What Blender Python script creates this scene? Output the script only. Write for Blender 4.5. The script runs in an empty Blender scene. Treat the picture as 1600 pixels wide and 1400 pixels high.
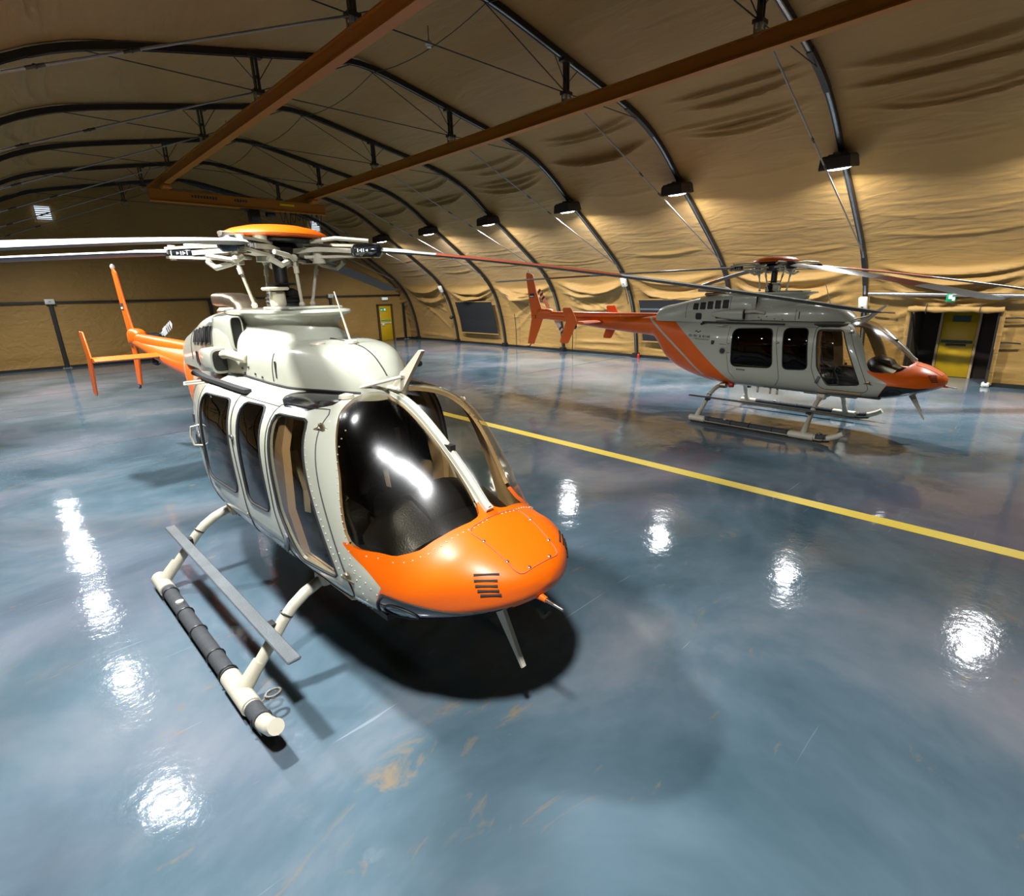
import bpy, math, random
import numpy as np
from mathutils import Vector, Matrix
rng = random.Random(7)
nrng = np.random.RandomState(5)
scene = bpy.context.scene
COL = scene.collection

# ---------------------------------------------------------------- camera
CAM_H = 2.567
def look(yaw, pitch, roll):
    y, p, r = [math.radians(a) for a in (yaw, pitch, roll)]
    F = Vector((math.sin(y)*math.cos(p), math.cos(y)*math.cos(p), math.sin(p)))
    R = Vector((math.cos(y), -math.sin(y), 0)); D = F.cross(R)
    R2 = R*math.cos(r) + D*math.sin(r); D2 = -R*math.sin(r) + D*math.cos(r)
    return R2, -D2, -F
cd = bpy.data.cameras.new('camera'); cam = bpy.data.objects.new('camera', cd); COL.objects.link(cam)
cd.sensor_fit = 'HORIZONTAL'; cd.sensor_width = 36.0; cd.lens = 810.884*36/1600
cd.shift_x = -(832.744-800)/1600; cd.shift_y = -(700-694.727)/1600
cd.clip_start = .05; cd.clip_end = 200
ax = look(44.583, -16.363, 1.226)
m = Matrix((ax[0], ax[1], ax[2])).transposed().to_4x4(); m.translation = Vector((0, 0, CAM_H))
cam.matrix_world = m
scene.camera = cam

# ---------------------------------------------------------------- world, exposure
w = bpy.data.worlds.new('world'); scene.world = w; w.use_nodes = True
w.node_tree.nodes['Background'].inputs[0].default_value = (.02, .025, .03, 1)
w.node_tree.nodes['Background'].inputs[1].default_value = .3
vs = scene.view_settings
vs.view_transform = 'Standard'; vs.look = 'None'; vs.gamma = 1; vs.use_curve_mapping = False
vs.exposure = -0.12
cy = scene.cycles
cy.max_bounces = 5; cy.diffuse_bounces = 1; cy.glossy_bounces = 3; cy.transparent_max_bounces = 8; cy.caustics_reflective = False; cy.caustics_refractive = False
cy.use_adaptive_sampling = True; cy.adaptive_threshold = .03
LAMP_POWER = 98.0          # watts of each floodlight on the ribs
LAMP_COLOR = (.97, .985, 1.0)
LAMP_SPREAD = {'right': math.radians(162), 'left': math.radians(130)}

# ---------------------------------------------------------------- materials
def lin(c):
    return tuple((x/12.92 if x <= .04045 else ((x+.055)/1.055)**2.4) for x in c)
def srgb(r, g, b): return lin((r/255, g/255, b/255))
MATS = {}
def nt_new(name):
    mt = bpy.data.materials.new(name); mt.use_nodes = True
    n = mt.node_tree; bs = n.nodes['Principled BSDF']
    MATS[name] = mt
    return mt, n, bs
def N(n, t, **kw):
    x = n.nodes.new(t)
    for k, v in kw.items():
        if k.startswith('i_'):
            key = k[2:]
            x.inputs[int(key) if key.isdigit() else key.replace('_', ' ')].default_value = v
        else: setattr(x, k, v)
    return x
def plain(name, col, rough=.5, metal=0.0, coat=0.0, noise=0.0, nscale=8, bump=0.0, bscale=60, emit=None, estr=0, spec=None):
    mt, n, bs = nt_new(name)
    bs.inputs['Roughness'].default_value = rough; bs.inputs['Metallic'].default_value = metal
    bs.inputs['Base Color'].default_value = (*col, 1)
    if spec is not None: bs.inputs['Specular IOR Level'].default_value = spec
    if coat: bs.inputs['Coat Weight'].default_value = coat; bs.inputs['Coat Roughness'].default_value = .04
    tc = N(n, 'ShaderNodeTexCoord')
    if noise:
        nz = N(n, 'ShaderNodeTexNoise', i_Scale=nscale, i_Detail=5)
        n.links.new(tc.outputs['Object'], nz.inputs['Vector'])
        mx = N(n, 'ShaderNodeMix', data_type='RGBA')
        mx.inputs[6].default_value = (*[c*(1-noise) for c in col], 1); mx.inputs[7].default_value = (*[min(1, c*(1+noise)) for c in col], 1)
        n.links.new(nz.outputs['Fac'], mx.inputs[0]); n.links.new(mx.outputs[2], bs.inputs['Base Color'])
    if bump:
        nz2 = N(n, 'ShaderNodeTexNoise', i_Scale=bscale, i_Detail=3)
        n.links.new(tc.outputs['Object'], nz2.inputs['Vector'])
        bp = N(n, 'ShaderNodeBump', i_Strength=bump, i_Distance=.01)
        n.links.new(nz2.outputs['Fac'], bp.inputs['Height']); n.links.new(bp.outputs['Normal'], bs.inputs['Normal'])
    if emit:
        bs.inputs['Emission Color'].default_value = (*emit, 1); bs.inputs['Emission Strength'].default_value = estr
    return mt
plain('white_paint', srgb(186, 187, 170), .28, coat=.6, noise=.03, nscale=3)
plain('orange_paint', (0.82, .125, .0), .4, coat=.14, noise=.04, nscale=3)
plain('black_gloss', (.012, .014, .018), .12, coat=.5)
plain('grey_gloss', (.022, .027, .032), .12, coat=.6)
plain('black_matte', (.012, .011, .010), .6)
plain('black_seat', (.008, .008, .009), .4, noise=.3, nscale=6, bump=.2, bscale=90)
plain('rubber', (.02, .02, .02), .7)
plain('beige', srgb(190, 160, 118), .6, noise=.08, nscale=6)
plain('cream_metal', srgb(204, 196, 174), .4, noise=.1, nscale=9, bump=.08, bscale=30)
plain('steel', (.45, .45, .43), .3, metal=1.0, noise=.25, nscale=14)
plain('dark_steel', (.05, .05, .05), .42, metal=.7, noise=.3, nscale=20)
plain('exhaust_metal', (.42, .35, .25), .38, metal=1.0, noise=.4, nscale=12)
plain('grip_tape', (.05, .055, .06), .75, noise=.5, nscale=16, bump=.5, bscale=140)
plain('step_grey', (.10, .115, .12), .45, noise=.45, nscale=7, bump=.3, bscale=120)
plain('blade_white', srgb(218, 224, 220), .35, noise=.04, nscale=4)
plain('blade_red', srgb(196, 96, 66), .45, noise=.08, nscale=4)
plain('blade_dark', srgb(36, 36, 34), .5, noise=.15, nscale=5)
plain('crane_orange', (.42, .14, .008), .45, noise=.12, nscale=2)
plain('rib_alu', (.36, .36, .36), .33, metal=1.0, noise=.35, nscale=9)
plain('rib_black', (.012, .011, .010), .45)
plain('rod_metal', (.26, .26, .25), .4, metal=.35, noise=.2, nscale=20)
plain('fitting', (.06, .06, .055), .4, metal=.6)
plain('white_box', srgb(225, 222, 210), .5)
plain('yellow_door', srgb(214, 170, 22), .4, noise=.08, nscale=3)
plain('door_frame', srgb(70, 52, 28), .6)
plain('dark_fabric', srgb(44, 32, 20), .85, noise=.2, nscale=5, bump=.3, bscale=25)
plain('sign_green', srgb(20, 130, 85), .4, emit=srgb(20, 150, 95), estr=.35)
plain('sign_white', srgb(220, 235, 225), .4, emit=srgb(220, 240, 230), estr=.4)
plain('sign_dim', srgb(18, 60, 52), .5)
plain('window_mesh', (.006, .006, .007), .7, bump=.3, bscale=220)
plain('red_plastic', (.45, .02, .015), .4)
plain('text_dark', (.03, .028, .025), .6)
plain('text_white', srgb(230, 230, 225), .5)
plain('yellow_line', srgb(255, 216, 0), .5, noise=.06, nscale=5)
plain('lamp_lens', (1, 1, 1), .3, emit=(1, .97, 1.0), estr=16)
plain('panel_light', (1, 1, 1), .3, emit=(.85, .93, 1.0), estr=1.1)
for _m in ('lamp_lens', 'panel_light', 'sign_green', 'sign_white'): MATS[_m].cycles.emission_sampling = 'NONE'
plain('seat_belt', srgb(150, 140, 120), .7)

def glass(name, tint, refl=.06, rough=.02):
    mt = bpy.data.materials.new(name); mt.use_nodes = True; MATS[name] = mt
    n = mt.node_tree; n.nodes.clear()
    out = N(n, 'ShaderNodeOutputMaterial'); mix = N(n, 'ShaderNodeMixShader')
    tr = N(n, 'ShaderNodeBsdfTransparent'); tr.inputs[0].default_value = (*tint, 1)
    gl = N(n, 'ShaderNodeBsdfGlossy'); gl.inputs['Roughness'].default_value = rough; gl.inputs['Color'].default_value = (1, 1, 1, 1)
    fr = N(n, 'ShaderNodeLayerWeight'); fr.inputs['Blend'].default_value = .5
    pw = N(n, 'ShaderNodeMath', operation='POWER'); pw.inputs[1].default_value = 5.0; n.links.new(fr.outputs['Facing'], pw.inputs[0])
    mul = N(n, 'ShaderNodeMath', operation='MULTIPLY_ADD'); mul.inputs[1].default_value = .9; mul.inputs[2].default_value = refl; mul.use_clamp = True
    n.links.new(pw.outputs[0], mul.inputs[0]); n.links.new(mul.outputs[0], mix.inputs[0])
    n.links.new(tr.outputs[0], mix.inputs[1]); n.links.new(gl.outputs[0], mix.inputs[2]); n.links.new(mix.outputs[0], out.inputs[0])
glass('glass_clear', (.80, .76, .66), .02, .22)
glass('glass_door', (.80, .75, .66), .05, .02)
glass('glass_dark', (.012, .012, .014), .022, .02)

def make_fabric():
    mt, n, bs = nt_new('fabric')
    tc = N(n, 'ShaderNodeTexCoord')
    nz = N(n, 'ShaderNodeTexNoise', i_Scale=.6, i_Detail=3); n.links.new(tc.outputs['Object'], nz.inputs['Vector'])
    mx = N(n, 'ShaderNodeMix', data_type='RGBA')
    mx.inputs[6].default_value = (*srgb(145, 109, 51), 1); mx.inputs[7].default_value = (*srgb(171, 134, 67), 1)
    n.links.new(nz.outputs['Fac'], mx.inputs[0]); n.links.new(mx.outputs[2], bs.inputs['Base Color'])
    bs.inputs['Roughness'].default_value = .62
    bs.inputs['Sheen Weight'].default_value = .15
    mp = N(n, 'ShaderNodeMapping'); mp.inputs['Scale'].default_value = (2.2, .55, 2.6)
    n.links.new(tc.outputs['Object'], mp.inputs['Vector'])
    n1 = N(n, 'ShaderNodeTexNoise', i_Scale=1.6, i_Detail=2, i_Distortion=.8); n.links.new(mp.outputs[0], n1.inputs['Vector'])
    b1 = N(n, 'ShaderNodeBump', i_Strength=.3, i_Distance=.12); n.links.new(n1.outputs['Fac'], b1.inputs['Height'])
    mp2 = N(n, 'ShaderNodeMapping'); mp2.inputs['Scale'].default_value = (1, 1, 9)
    n.links.new(tc.outputs['Object'], mp2.inputs['Vector'])
    n2 = N(n, 'ShaderNodeTexNoise', i_Scale=1.1, i_Detail=2, i_Distortion=.5); n.links.new(mp2.outputs[0], n2.inputs['Vector'])
    b2 = N(n, 'ShaderNodeBump', i_Strength=.14, i_Distance=.06); n.links.new(n2.outputs['Fac'], b2.inputs['Height']); n.links.new(b1.outputs[0], b2.inputs['Normal'])
    n3 = N(n, 'ShaderNodeTexNoise', i_Scale=90, i_Detail=0); n.links.new(tc.outputs['Object'], n3.inputs['Vector'])
    b3 = N(n, 'ShaderNodeBump', i_Strength=.15, i_Distance=.01); n.links.new(n3.outputs['Fac'], b3.inputs['Height']); n.links.new(b2.outputs[0], b3.inputs['Normal'])
    n.links.new(b3.outputs[0], bs.inputs['Normal'])
make_fabric()

def make_floor():
    mt, n, bs = nt_new('epoxy_floor')
    tc = N(n, 'ShaderNodeTexCoord')
    L = n.links.new
    n1 = N(n, 'ShaderNodeTexNoise', i_Scale=.38, i_Detail=6, i_Roughness=.6, i_Distortion=.4); L(tc.outputs['Object'], n1.inputs['Vector'])
    r1 = N(n, 'ShaderNodeValToRGB'); e = r1.color_ramp.elements
    e[0].position = .3; e[0].color = (*srgb(48, 72, 82), 1); e[1].position = .7; e[1].color = (*srgb(138, 140, 146), 1)
    k = e.new(.5); k.color = (*srgb(90, 110, 121), 1)
    L(n1.outputs['Fac'], r1.inputs[0])
    # violet tinge in patches
    n2 = N(n, 'ShaderNodeTexNoise', i_Scale=.22, i_Detail=3, i_Distortion=.6); L(tc.outputs['Object'], n2.inputs['Vector'])
    r2 = N(n, 'ShaderNodeValToRGB'); r2.color_ramp.elements[0].position = .5; r2.color_ramp.elements[1].position = .68
    L(n2.outputs['Fac'], r2.inputs[0])
    m2 = N(n, 'ShaderNodeMix', data_type='RGBA'); m2.inputs[7].default_value = (*srgb(122, 114, 130), 1)
    sc = N(n, 'ShaderNodeMath', operation='MULTIPLY'); sc.inputs[1].default_value = .6; L(r2.outputs[0], sc.inputs[0]); L(sc.outputs[0], m2.inputs[0])
    L(r1.outputs[0], m2.inputs[6])
    # tan scuffs
    mp = N(n, 'ShaderNodeMapping'); mp.inputs['Scale'].default_value = (1.2, 3.0, 1); mp.inputs['Rotation'].default_value = (0, 0, math.radians(48)); L(tc.outputs['Object'], mp.inputs['Vector'])
    n3 = N(n, 'ShaderNodeTexNoise', i_Scale=1.5, i_Detail=6, i_Roughness=.68, i_Distortion=.9); L(mp.outputs[0], n3.inputs['Vector'])
    r3 = N(n, 'ShaderNodeValToRGB'); r3.color_ramp.elements[0].position = .60; r3.color_ramp.elements[1].position = .72; 
    vd = N(n, 'ShaderNodeVectorMath', operation='DISTANCE'); vd.inputs[1].default_value = (1.25, 2.15, 0); L(tc.outputs['Object'], vd.inputs[0])
    vm = N(n, 'ShaderNodeMapRange'); vm.inputs[1].default_value = 0; vm.inputs[2].default_value = 1.1; vm.inputs[3].default_value = .07; vm.inputs[4].default_value = -.02; L(vd.outputs['Value'], vm.inputs[0])
    va = N(n, 'ShaderNodeMath', operation='ADD'); L(n3.outputs['Fac'], va.inputs[0]); L(vm.outputs[0], va.inputs[1]); L(va.outputs[0], r3.inputs[0])
    m3 = N(n, 'ShaderNodeMix', data_type='RGBA'); m3.inputs[7].default_value = (*srgb(138, 120, 94), 1)
    sc3 = N(n, 'ShaderNodeMath', operation='MULTIPLY'); sc3.inputs[1].default_value = .75; L(r3.outputs[0], sc3.inputs[0]); L(sc3.outputs[0], m3.inputs[0]); L(m2.outputs[2], m3.inputs[6])
    # thin scratches
    mp4 = N(n, 'ShaderNodeMapping'); mp4.inputs['Scale'].default_value = (.25, 9, 1); mp4.inputs['Rotation'].default_value = (0, 0, math.radians(62)); L(tc.outputs['Object'], mp4.inputs['Vector'])
    n4 = N(n, 'ShaderNodeTexNoise', i_Scale=3.2, i_Detail=2, i_Distortion=.3); L(mp4.outputs[0], n4.inputs['Vector'])
    r4 = N(n, 'ShaderNodeValToRGB'); r4.color_ramp.elements[0].position = .735; r4.color_ramp.elements[1].position = .76; L(n4.outputs['Fac'], r4.inputs[0])
    m4 = N(n, 'ShaderNodeMix', data_type='RGBA'); m4.inputs[7].default_value = (*srgb(150, 160, 168), 1)
    sc4 = N(n, 'ShaderNodeMath', operation='MULTIPLY'); sc4.inputs[1].default_value = .5; L(r4.outputs[0], sc4.inputs[0]); L(sc4.outputs[0], m4.inputs[0]); L(m3.outputs[2], m4.inputs[6])
    L(m4.outputs[2], bs.inputs['Base Color'])
    mr = N(n, 'ShaderNodeMapRange'); mr.inputs[3].default_value = .045; mr.inputs[4].default_value = .105; bs.inputs['Specular IOR Level'].default_value = .32; L(n1.outputs['Fac'], mr.inputs[0]); L(mr.outputs[0], bs.inputs['Roughness'])
    bs.inputs['Coat Weight'].default_value = .12; bs.inputs['Coat Roughness'].default_value = .04
    b0 = N(n, 'ShaderNodeTexNoise', i_Scale=14, i_Detail=3, i_Roughness=.55); L(tc.outputs['Object'], b0.inputs['Vector'])
    bp = N(n, 'ShaderNodeBump', i_Strength=.12, i_Distance=.012); L(b0.outputs['Fac'], bp.inputs['Height'])
    b1 = N(n, 'ShaderNodeTexNoise', i_Scale=2.2, i_Detail=1); L(tc.outputs['Object'], b1.inputs['Vector'])
    bp1 = N(n, 'ShaderNodeBump', i_Strength=.12, i_Distance=.05); L(b1.outputs['Fac'], bp1.inputs['Height']); L(bp.outputs[0], bp1.inputs['Normal'])
    L(bp1.outputs[0], bs.inputs['Normal']); L(bp1.outputs[0], bs.inputs['Coat Normal'])
make_floor()

# ---------------------------------------------------------------- mesh helpers
def link(o, parent=None):
    COL.objects.link(o)
    if parent is not None: o.parent = parent
    return o
def mesh_obj(name, V, F, mats, parent=None, mi=None, smooth=True, sharp=38):
    me = bpy.data.meshes.new(name)
    me.from_pydata([tuple(map(float, v)) for v in V], [], [tuple(f) for f in F])
    for mn in ([mats] if isinstance(mats, str) else mats): me.materials.append(MATS[mn])
    if mi is not None: me.polygons.foreach_set('material_index', mi)
    if smooth:
        me.polygons.foreach_set('use_smooth', [True]*len(me.polygons))
        if sharp: me.set_sharp_from_angle(angle=math.radians(sharp))
    me.update()
    return link(bpy.data.objects.new(name, me), parent)
def basis(d):
    d = Vector(d).normalized(); a = Vector((0, 0, 1)) if abs(d.z) < .9 else Vector((1, 0, 0))
    u = d.cross(a).normalized(); return u, u.cross(d).normalized()
class MB:
    def __init__(s): s.V = []; s.F = []; s.M = []; s.cur = 0
    def add(s, V, F):
        o = len(s.V); s.V += [tuple(v) for v in V]; s.F += [tuple(i+o for i in f) for f in F]; s.M += [s.cur]*len(F); return s
    def mat(s, i): s.cur = i; return s
    def box(s, c, d, R=None, ch=0.0):
        hx, hy, hz = d[0]/2, d[1]/2, d[2]/2
        if ch <= 0:
            P = [Vector((x, y, z)) for z in (-hz, hz) for y in (-hy, hy) for x in (-hx, hx)]
            F = [(0, 2, 3, 1), (4, 5, 7, 6), (0, 1, 5, 4), (2, 6, 7, 3), (0, 4, 6, 2), (1, 3, 7, 5)]
        else:
            ch = min(ch, .45*min(d)); P = []
            def ring(z, a):
                x, y = hx-a, hy-a; k = ch
                return [Vector(p) for p in ((x-k, y, z), (x, y-k, z), (x, -y+k, z), (x-k, -y, z), (-x+k, -y, z), (-x, -y+k, z), (-x, y-k, z), (-x+k, y, z))]
            P = ring(-hz, ch*.7)+ring(-hz+ch, 0)+ring(hz-ch, 0)+ring(hz, ch*.7)
            F = [tuple(range(8)), tuple(reversed(range(24, 32)))]
            for r in range(3):
                for i in range(8): F.append((r*8+i, r*8+8+i, r*8+8+(i+1) % 8, r*8+(i+1) % 8))
        if R is not None: P = [R @ p for p in P]
        c = Vector(c); return s.add([p+c for p in P], F)
    def cyl(s, a, b, r, r2=None, n=12, cap=True):
        a, b = Vector(a), Vector(b); r2 = r if r2 is None else r2
        u, v = basis(b-a); P = []
        for c, q in ((a, r), (b, r2)):
            P += [c+(u*math.cos(t)+v*math.sin(t))*q for t in (2*math.pi*i/n for i in range(n))]
        F = [(i, (i+1) % n, n+(i+1) % n, n+i) for i in range(n)]
        if cap: F += [tuple(reversed(range(n))), tuple(range(n, 2*n))]
        return s.add(P, F)
    def tube(s, path, r, n=10, cap=True, closed=False):
        path = [Vector(p) for p in path]; k = len(path); rs = r if isinstance(r, (list, tuple)) else [r]*k
        P = []; u = None
        for i, p in enumerate(path):
            if closed: d = path[(i+1) % k]-path[i-1]
            else: d = path[min(i+1, k-1)]-path[max(i-1, 0)]
            d.normalize()
            if u is None: u, v = basis(d)
            else:
                u = (u-d*u.dot(d)).normalized()
            v = d.cross(u)
            P += [p+(u*math.cos(t)+v*math.sin(t))*rs[i] for t in (2*math.pi*j/n for j in range(n))]
        F = []
        for i in range(k if closed else k-1):
            a, b = i*n, ((i+1) % k)*n
            F += [(a+j, a+(j+1) % n, b+(j+1) % n, b+j) for j in range(n)]
        if cap and not closed: F += [tuple(reversed(range(n))), tuple(range((k-1)*n, k*n))]
        return s.add(P, F)
    def strip(s, path, w, h, up=(0, 0, 1)):   # rectangular bar along a path, width w across, height h along up
        path = [Vector(p) for p in path]; up = Vector(up); P = []; k = len(path)
        for i, p in enumerate(path):
            d = (path[min(i+1, k-1)]-path[max(i-1, 0)]).normalized(); a = d.cross(up).normalized(); b = a.cross(d)
            P += [p+a*x*w/2+b*y*h/2 for x, y in ((-1, -1), (1, -1), (1, 1), (-1, 1))]
        F = [(i*4+j, i*4+(j+1) % 4, i*4+4+(j+1) % 4, i*4+4+j) for i in range(k-1) for j in range(4)]
        F += [(3, 2, 1, 0), tuple(range((k-1)*4, k*4))]
        return s.add(P, F)
    def lathe(s, prof, c=(0, 0, 0), n=32, R=None):
        P = []; c = Vector(c)
        for r, z in prof:
            for i in range(n):
                p = Vector((r*math.cos(2*math.pi*i/n), r*math.sin(2*math.pi*i/n), z)); P.append((R @ p if R else p)+c)
        k = len(prof); F = [(i*n+j, i*n+(j+1) % n, (i+1)*n+(j+1) % n, (i+1)*n+j) for i in range(k-1) for j in range(n)]
        F += [tuple(reversed(range(n))), tuple(range((k-1)*n, k*n))]
        return s.add(P, F)
    def prism(s, poly, fn, t0, t1):           # poly 2D points, fn(a,b,t)->3D
        n = len(poly); P = [Vector(fn(a, b, t0)) for a, b in poly]+[Vector(fn(a, b, t1)) for a, b in poly]
        F = [tuple(reversed(range(n))), tuple(range(n, 2*n))]+[(i, (i+1) % n, n+(i+1) % n, n+i) for i in range(n)]
        return s.add(P, F)
    def ball(s, c, r, n=10, sc=(1, 1, 1)):
        pr = [(max(1e-4, math.sin(math.pi*i/(n//2)))*r, -math.cos(math.pi*i/(n//2))*r) for i in range(n//2+1)]
        o = len(s.V); s.lathe(pr, (0, 0, 0), n); c = Vector(c)
        for i in range(o, len(s.V)):
            v = s.V[i]; s.V[i] = (c.x+v[0]*sc[0], c.y+v[1]*sc[1], c.z+v[2]*sc[2])
        return s
    def build(s, name, mats, parent=None, smooth=True, sharp=38, bevel=0):
        o = mesh_obj(name, s.V, s.F, mats, parent, s.M, smooth, sharp)
        if bevel:
            b = o.modifiers.new('bevel', 'BEVEL'); b.width = bevel; b.segments = 2; b.limit_method = 'ANGLE'; b.angle_limit = math.radians(40)
        return o
def tag(o, label=None, cat=None, group=None, kind=None):
    if label: o['label'] = label
    if cat: o['category'] = cat
    if group: o['group'] = group
    if kind: o['kind'] = kind
    return o
def empty(name, loc=(0, 0, 0), rz=0):
    o = bpy.data.objects.new(name, None); link(o); o.location = loc; o.rotation_euler = (0, 0, rz); o.empty_display_size = .2; return o
def copy_tree(o, parent=None):
    c = o.copy(); COL.objects.link(c); c.parent = parent
    for ch in [q for q in bpy.data.objects if q.parent == o]: copy_tree(ch, c)
    return c
def pchip(x, y, q):
    x = np.asarray(x, float); y = np.asarray(y, float); o = np.argsort(x); x, y = x[o], y[o]
    h = np.diff(x); d = np.diff(y)/h; mm = np.zeros_like(y)
    mm[0], mm[-1] = d[0], d[-1]
    for i in range(1, len(x)-1):
        if d[i-1]*d[i] > 0:
            w1, w2 = 2*h[i]+h[i-1], h[i]+2*h[i-1]; mm[i] = (w1+w2)/(w1/d[i-1]+w2/d[i])
    q = np.clip(np.asarray(q, float), x[0], x[-1]); k = np.clip(np.searchsorted(x, q)-1, 0, len(h)-1); t = (q-x[k])/h[k]
    return (2*t**3-3*t**2+1)*y[k]+(t**3-2*t**2+t)*h[k]*mm[k]+(-2*t**3+3*t**2)*y[k+1]+(t**3-t**2)*h[k]*mm[k+1]

# ---------------------------------------------------------------- hangar shell
CX = 6.65                                    # centre line of the hangar
RIB0, DRIB = 27.35, 3.877
Y_BACK, Y_FRONT = 28.42, -4.6
RIBS = [RIB0-DRIB*i for i in range(9)]
HALF = [(0, 7.47), (1.2, 7.25), (2.6, 6.97), (3.9, 6.72), (4.9, 6.5), (5.5, 6.27), (6.05, 5.98), (6.5, 5.65), (6.9, 5.33), (7.5, 4.94), (8.2, 4.46),
        (9.0, 3.90), (9.55, 3.5), (9.98, 3.1), (10.3, 2.66), (10.55, 2.1), (10.78, 1.3), (10.9, .6), (10.95, 0)]
def arch_curve(n):
    """points (x,z) from the right base over the top to the left base, with arc length"""
    P = np.array([(CX+a, b) for a, b in reversed(HALF)]+[(CX-a, b) for a, b in HALF[1:]])
    s = np.concatenate([[0], np.cumsum(np.hypot(*np.diff(P, axis=0).T))])
    q = np.linspace(0, s[-1], n)
    return np.stack([np.interp(q, s, P[:, 0]), np.interp(q, s, P[:, 1])], 1), q
def smooth_curve(P, it):
    P = P.copy()
    for _ in range(it): P[1:-1] = .25*P[:-2]+.5*P[1:-1]+.25*P[2:]
    return P
A, AS = arch_curve(761); A = smooth_curve(A, 24); A[0, 1] = 0; A[-1, 1] = 0
T = np.gradient(A, axis=0); T /= np.linalg.norm(T, axis=1)[:, None]
NRM = np.stack([T[:, 1], -T[:, 0]], 1)       # outward
NRM *= np.sign((NRM*(A-np.array([CX, 2.0]))).sum(1))[:, None]
STOT = AS[-1]
OP_Y = (1.22, 2.95); OP_Z = 1.9               # opening in the right wall
def membrane():
    ys = [Y_FRONT]
    while ys[-1] < Y_BACK-.06: ys.append(ys[-1]+.1)
    ys = np.array(sorted(set(np.round(ys+[Y_BACK]+[OP_Y[0], OP_Y[1]], 4))))
    S, Y = np.meshgrid(np.arange(len(A)), ys, indexing='ij')
    sm = np.minimum(AS, STOT-AS)[:, None]        # metres from the nearer base
    left = (AS > STOT/2)[:, None]
    bay = np.floor((RIB0-ys)/DRIB).astype(int); u = ((RIB0-ys)/DRIB-bay)*2-1
    edge = (1-np.abs(u)**6)[None, :]             # folds die at the ribs
    D = .10+.05*(1-u[None, :]**2)*np.ones_like(S, float)
    for b in sorted(set(bay)):
        cols = bay == b; uu = u[cols][None, :]; e = (1-np.abs(uu)**4)
        for side in (0, 1):
            r = random.Random(int(100*b+side+3)); acc = np.zeros((len(A), cols.sum()))
            # swags hanging between two ribs (s0 at the ribs, dip at mid bay)
            for s0, n_, amp in ((9.35, 2, .15), (8.35, 3, .13), (3.05, 3, .2), (2.5, 3, .12), (10.6, 1, .08), (5.2, 3, .02), (6.2, 3, .018), (4.2, 3, .03), (7.2, 2, .02), (.3, 2, .07)):
                for k in range(n_):
                    s1 = s0+r.uniform(-.25, .25); dip = r.uniform(.12, .5) if s0 > 2 else r.uniform(-.1, .25)
                    skew = r.uniform(-.35, .35); wd = r.uniform(.032, .06)*(1.7 if s0 < 4 else 1); c0 = r.uniform(-.25, .25); lenu = r.uniform(.65, 1.05)
                    path = s1-dip*(1-(uu-skew*.4)**2)+skew*.2*uu
                    t = (sm-path)/wd
                    acc += amp*r.uniform(.4, 1.0)*np.exp(-t*t)*np.exp(-((uu-c0)/lenu)**4)
            # radiating tension folds below the eaves joint
            for k in range(7):
                a = r.uniform(-1, 1); sl = r.uniform(.4, 1.6); sgn = 1 if k % 2 else -1
                t = ((sm-2.95)+sl*(sgn*uu+1)*.9)/r.uniform(.05, .1)
                acc += .06*np.exp(-t*t)*(sm < 3.1)*(sgn*uu < .6)
            mask = left if side else ~left
            D[:, cols] += np.where(mask, -acc*e, 0)
    # pinch: the cloth lies close to each rib
    D = .02+(D-.02)*edge
    D += nrng.normal(0, .0015, D.shape)
    X = A[:, 0][:, None]+NRM[:, 0][:, None]*D; Z = A[:, 1][:, None]+NRM[:, 1][:, None]*D
    Z[0] = 0; Z[-1] = 0
    V = np.stack([X, Y, Z], 2)
    ny = len(ys)
    kink = 10.0
    iw = int(np.searchsorted(AS, kink)); jw = int(np.searchsorted(AS, STOT-kink))
    for name, i0, i1 in (('wall_right', 0, iw), ('ceiling', iw, jw), ('wall_left', jw, len(A)-1)):
        VV = V[i0:i1+1].reshape(-1, 3); F = []
        for i in range(i1-i0):
            zmid = A[i0+i, 1]
            for j in range(ny-1):
                if name == 'wall_right' and A[i0+i+1, 1] <= OP_Z+.05 and OP_Y[0]-1e-3 <= ys[j] and ys[j+1] <= OP_Y[1]+1e-3: continue
                F.append((i*ny+j, i*ny+j+1, (i+1)*ny+j+1, (i+1)*ny+j))
        o = mesh_obj(name, VV, F, 'fabric', sharp=0)
        lab = {'wall_right': 'tan fabric side wall of the hangar behind the far helicopter', 'ceiling': 'dark tan fabric roof of the hangar', 'wall_left': 'tan fabric side wall on the left, out of view'}[name]
        tag(o, lab, 'ceiling' if name == 'ceiling' else 'wall', kind='structure')
membrane()

def end_wall(name, y, sgn, label):
    n = 90; zs = np.linspace(0, 7.5, 70); V = []; F = []
    prof = np.array([(CX-a, b) for a, b in HALF])
    for j, z in enumerate(zs):
        hw = np.interp(z, [b for a, b in reversed(HALF)], [a for a, b in reversed(HALF)])+.12
        for i in range(n+1):
            x = CX+hw*(2*i/n-1)
            d = .02*math.sin(x*1.7+z*.6)+.03*math.exp(-((z-.25-.1*math.sin(x*2.3))/.12)**2)+.02*math.sin(x*5+z*2.2+math.sin(z*3))*max(0, 1-z/3)
            V.append((x, y+sgn*d, z))
    for j in range(len(zs)-1):
        for i in range(n): F.append((j*(n+1)+i, j*(n+1)+i+1, (j+1)*(n+1)+i+1, (j+1)*(n+1)+i))
    tag(mesh_obj(name, V, F, 'fabric', sharp=0), label, 'wall', kind='structure')
end_wall('wall_back', Y_BACK, 1, 'tan fabric end wall with black posts and a yellow door')
end_wall('wall_front', Y_FRONT, -1, 'tan fabric end wall behind the viewer')

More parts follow.
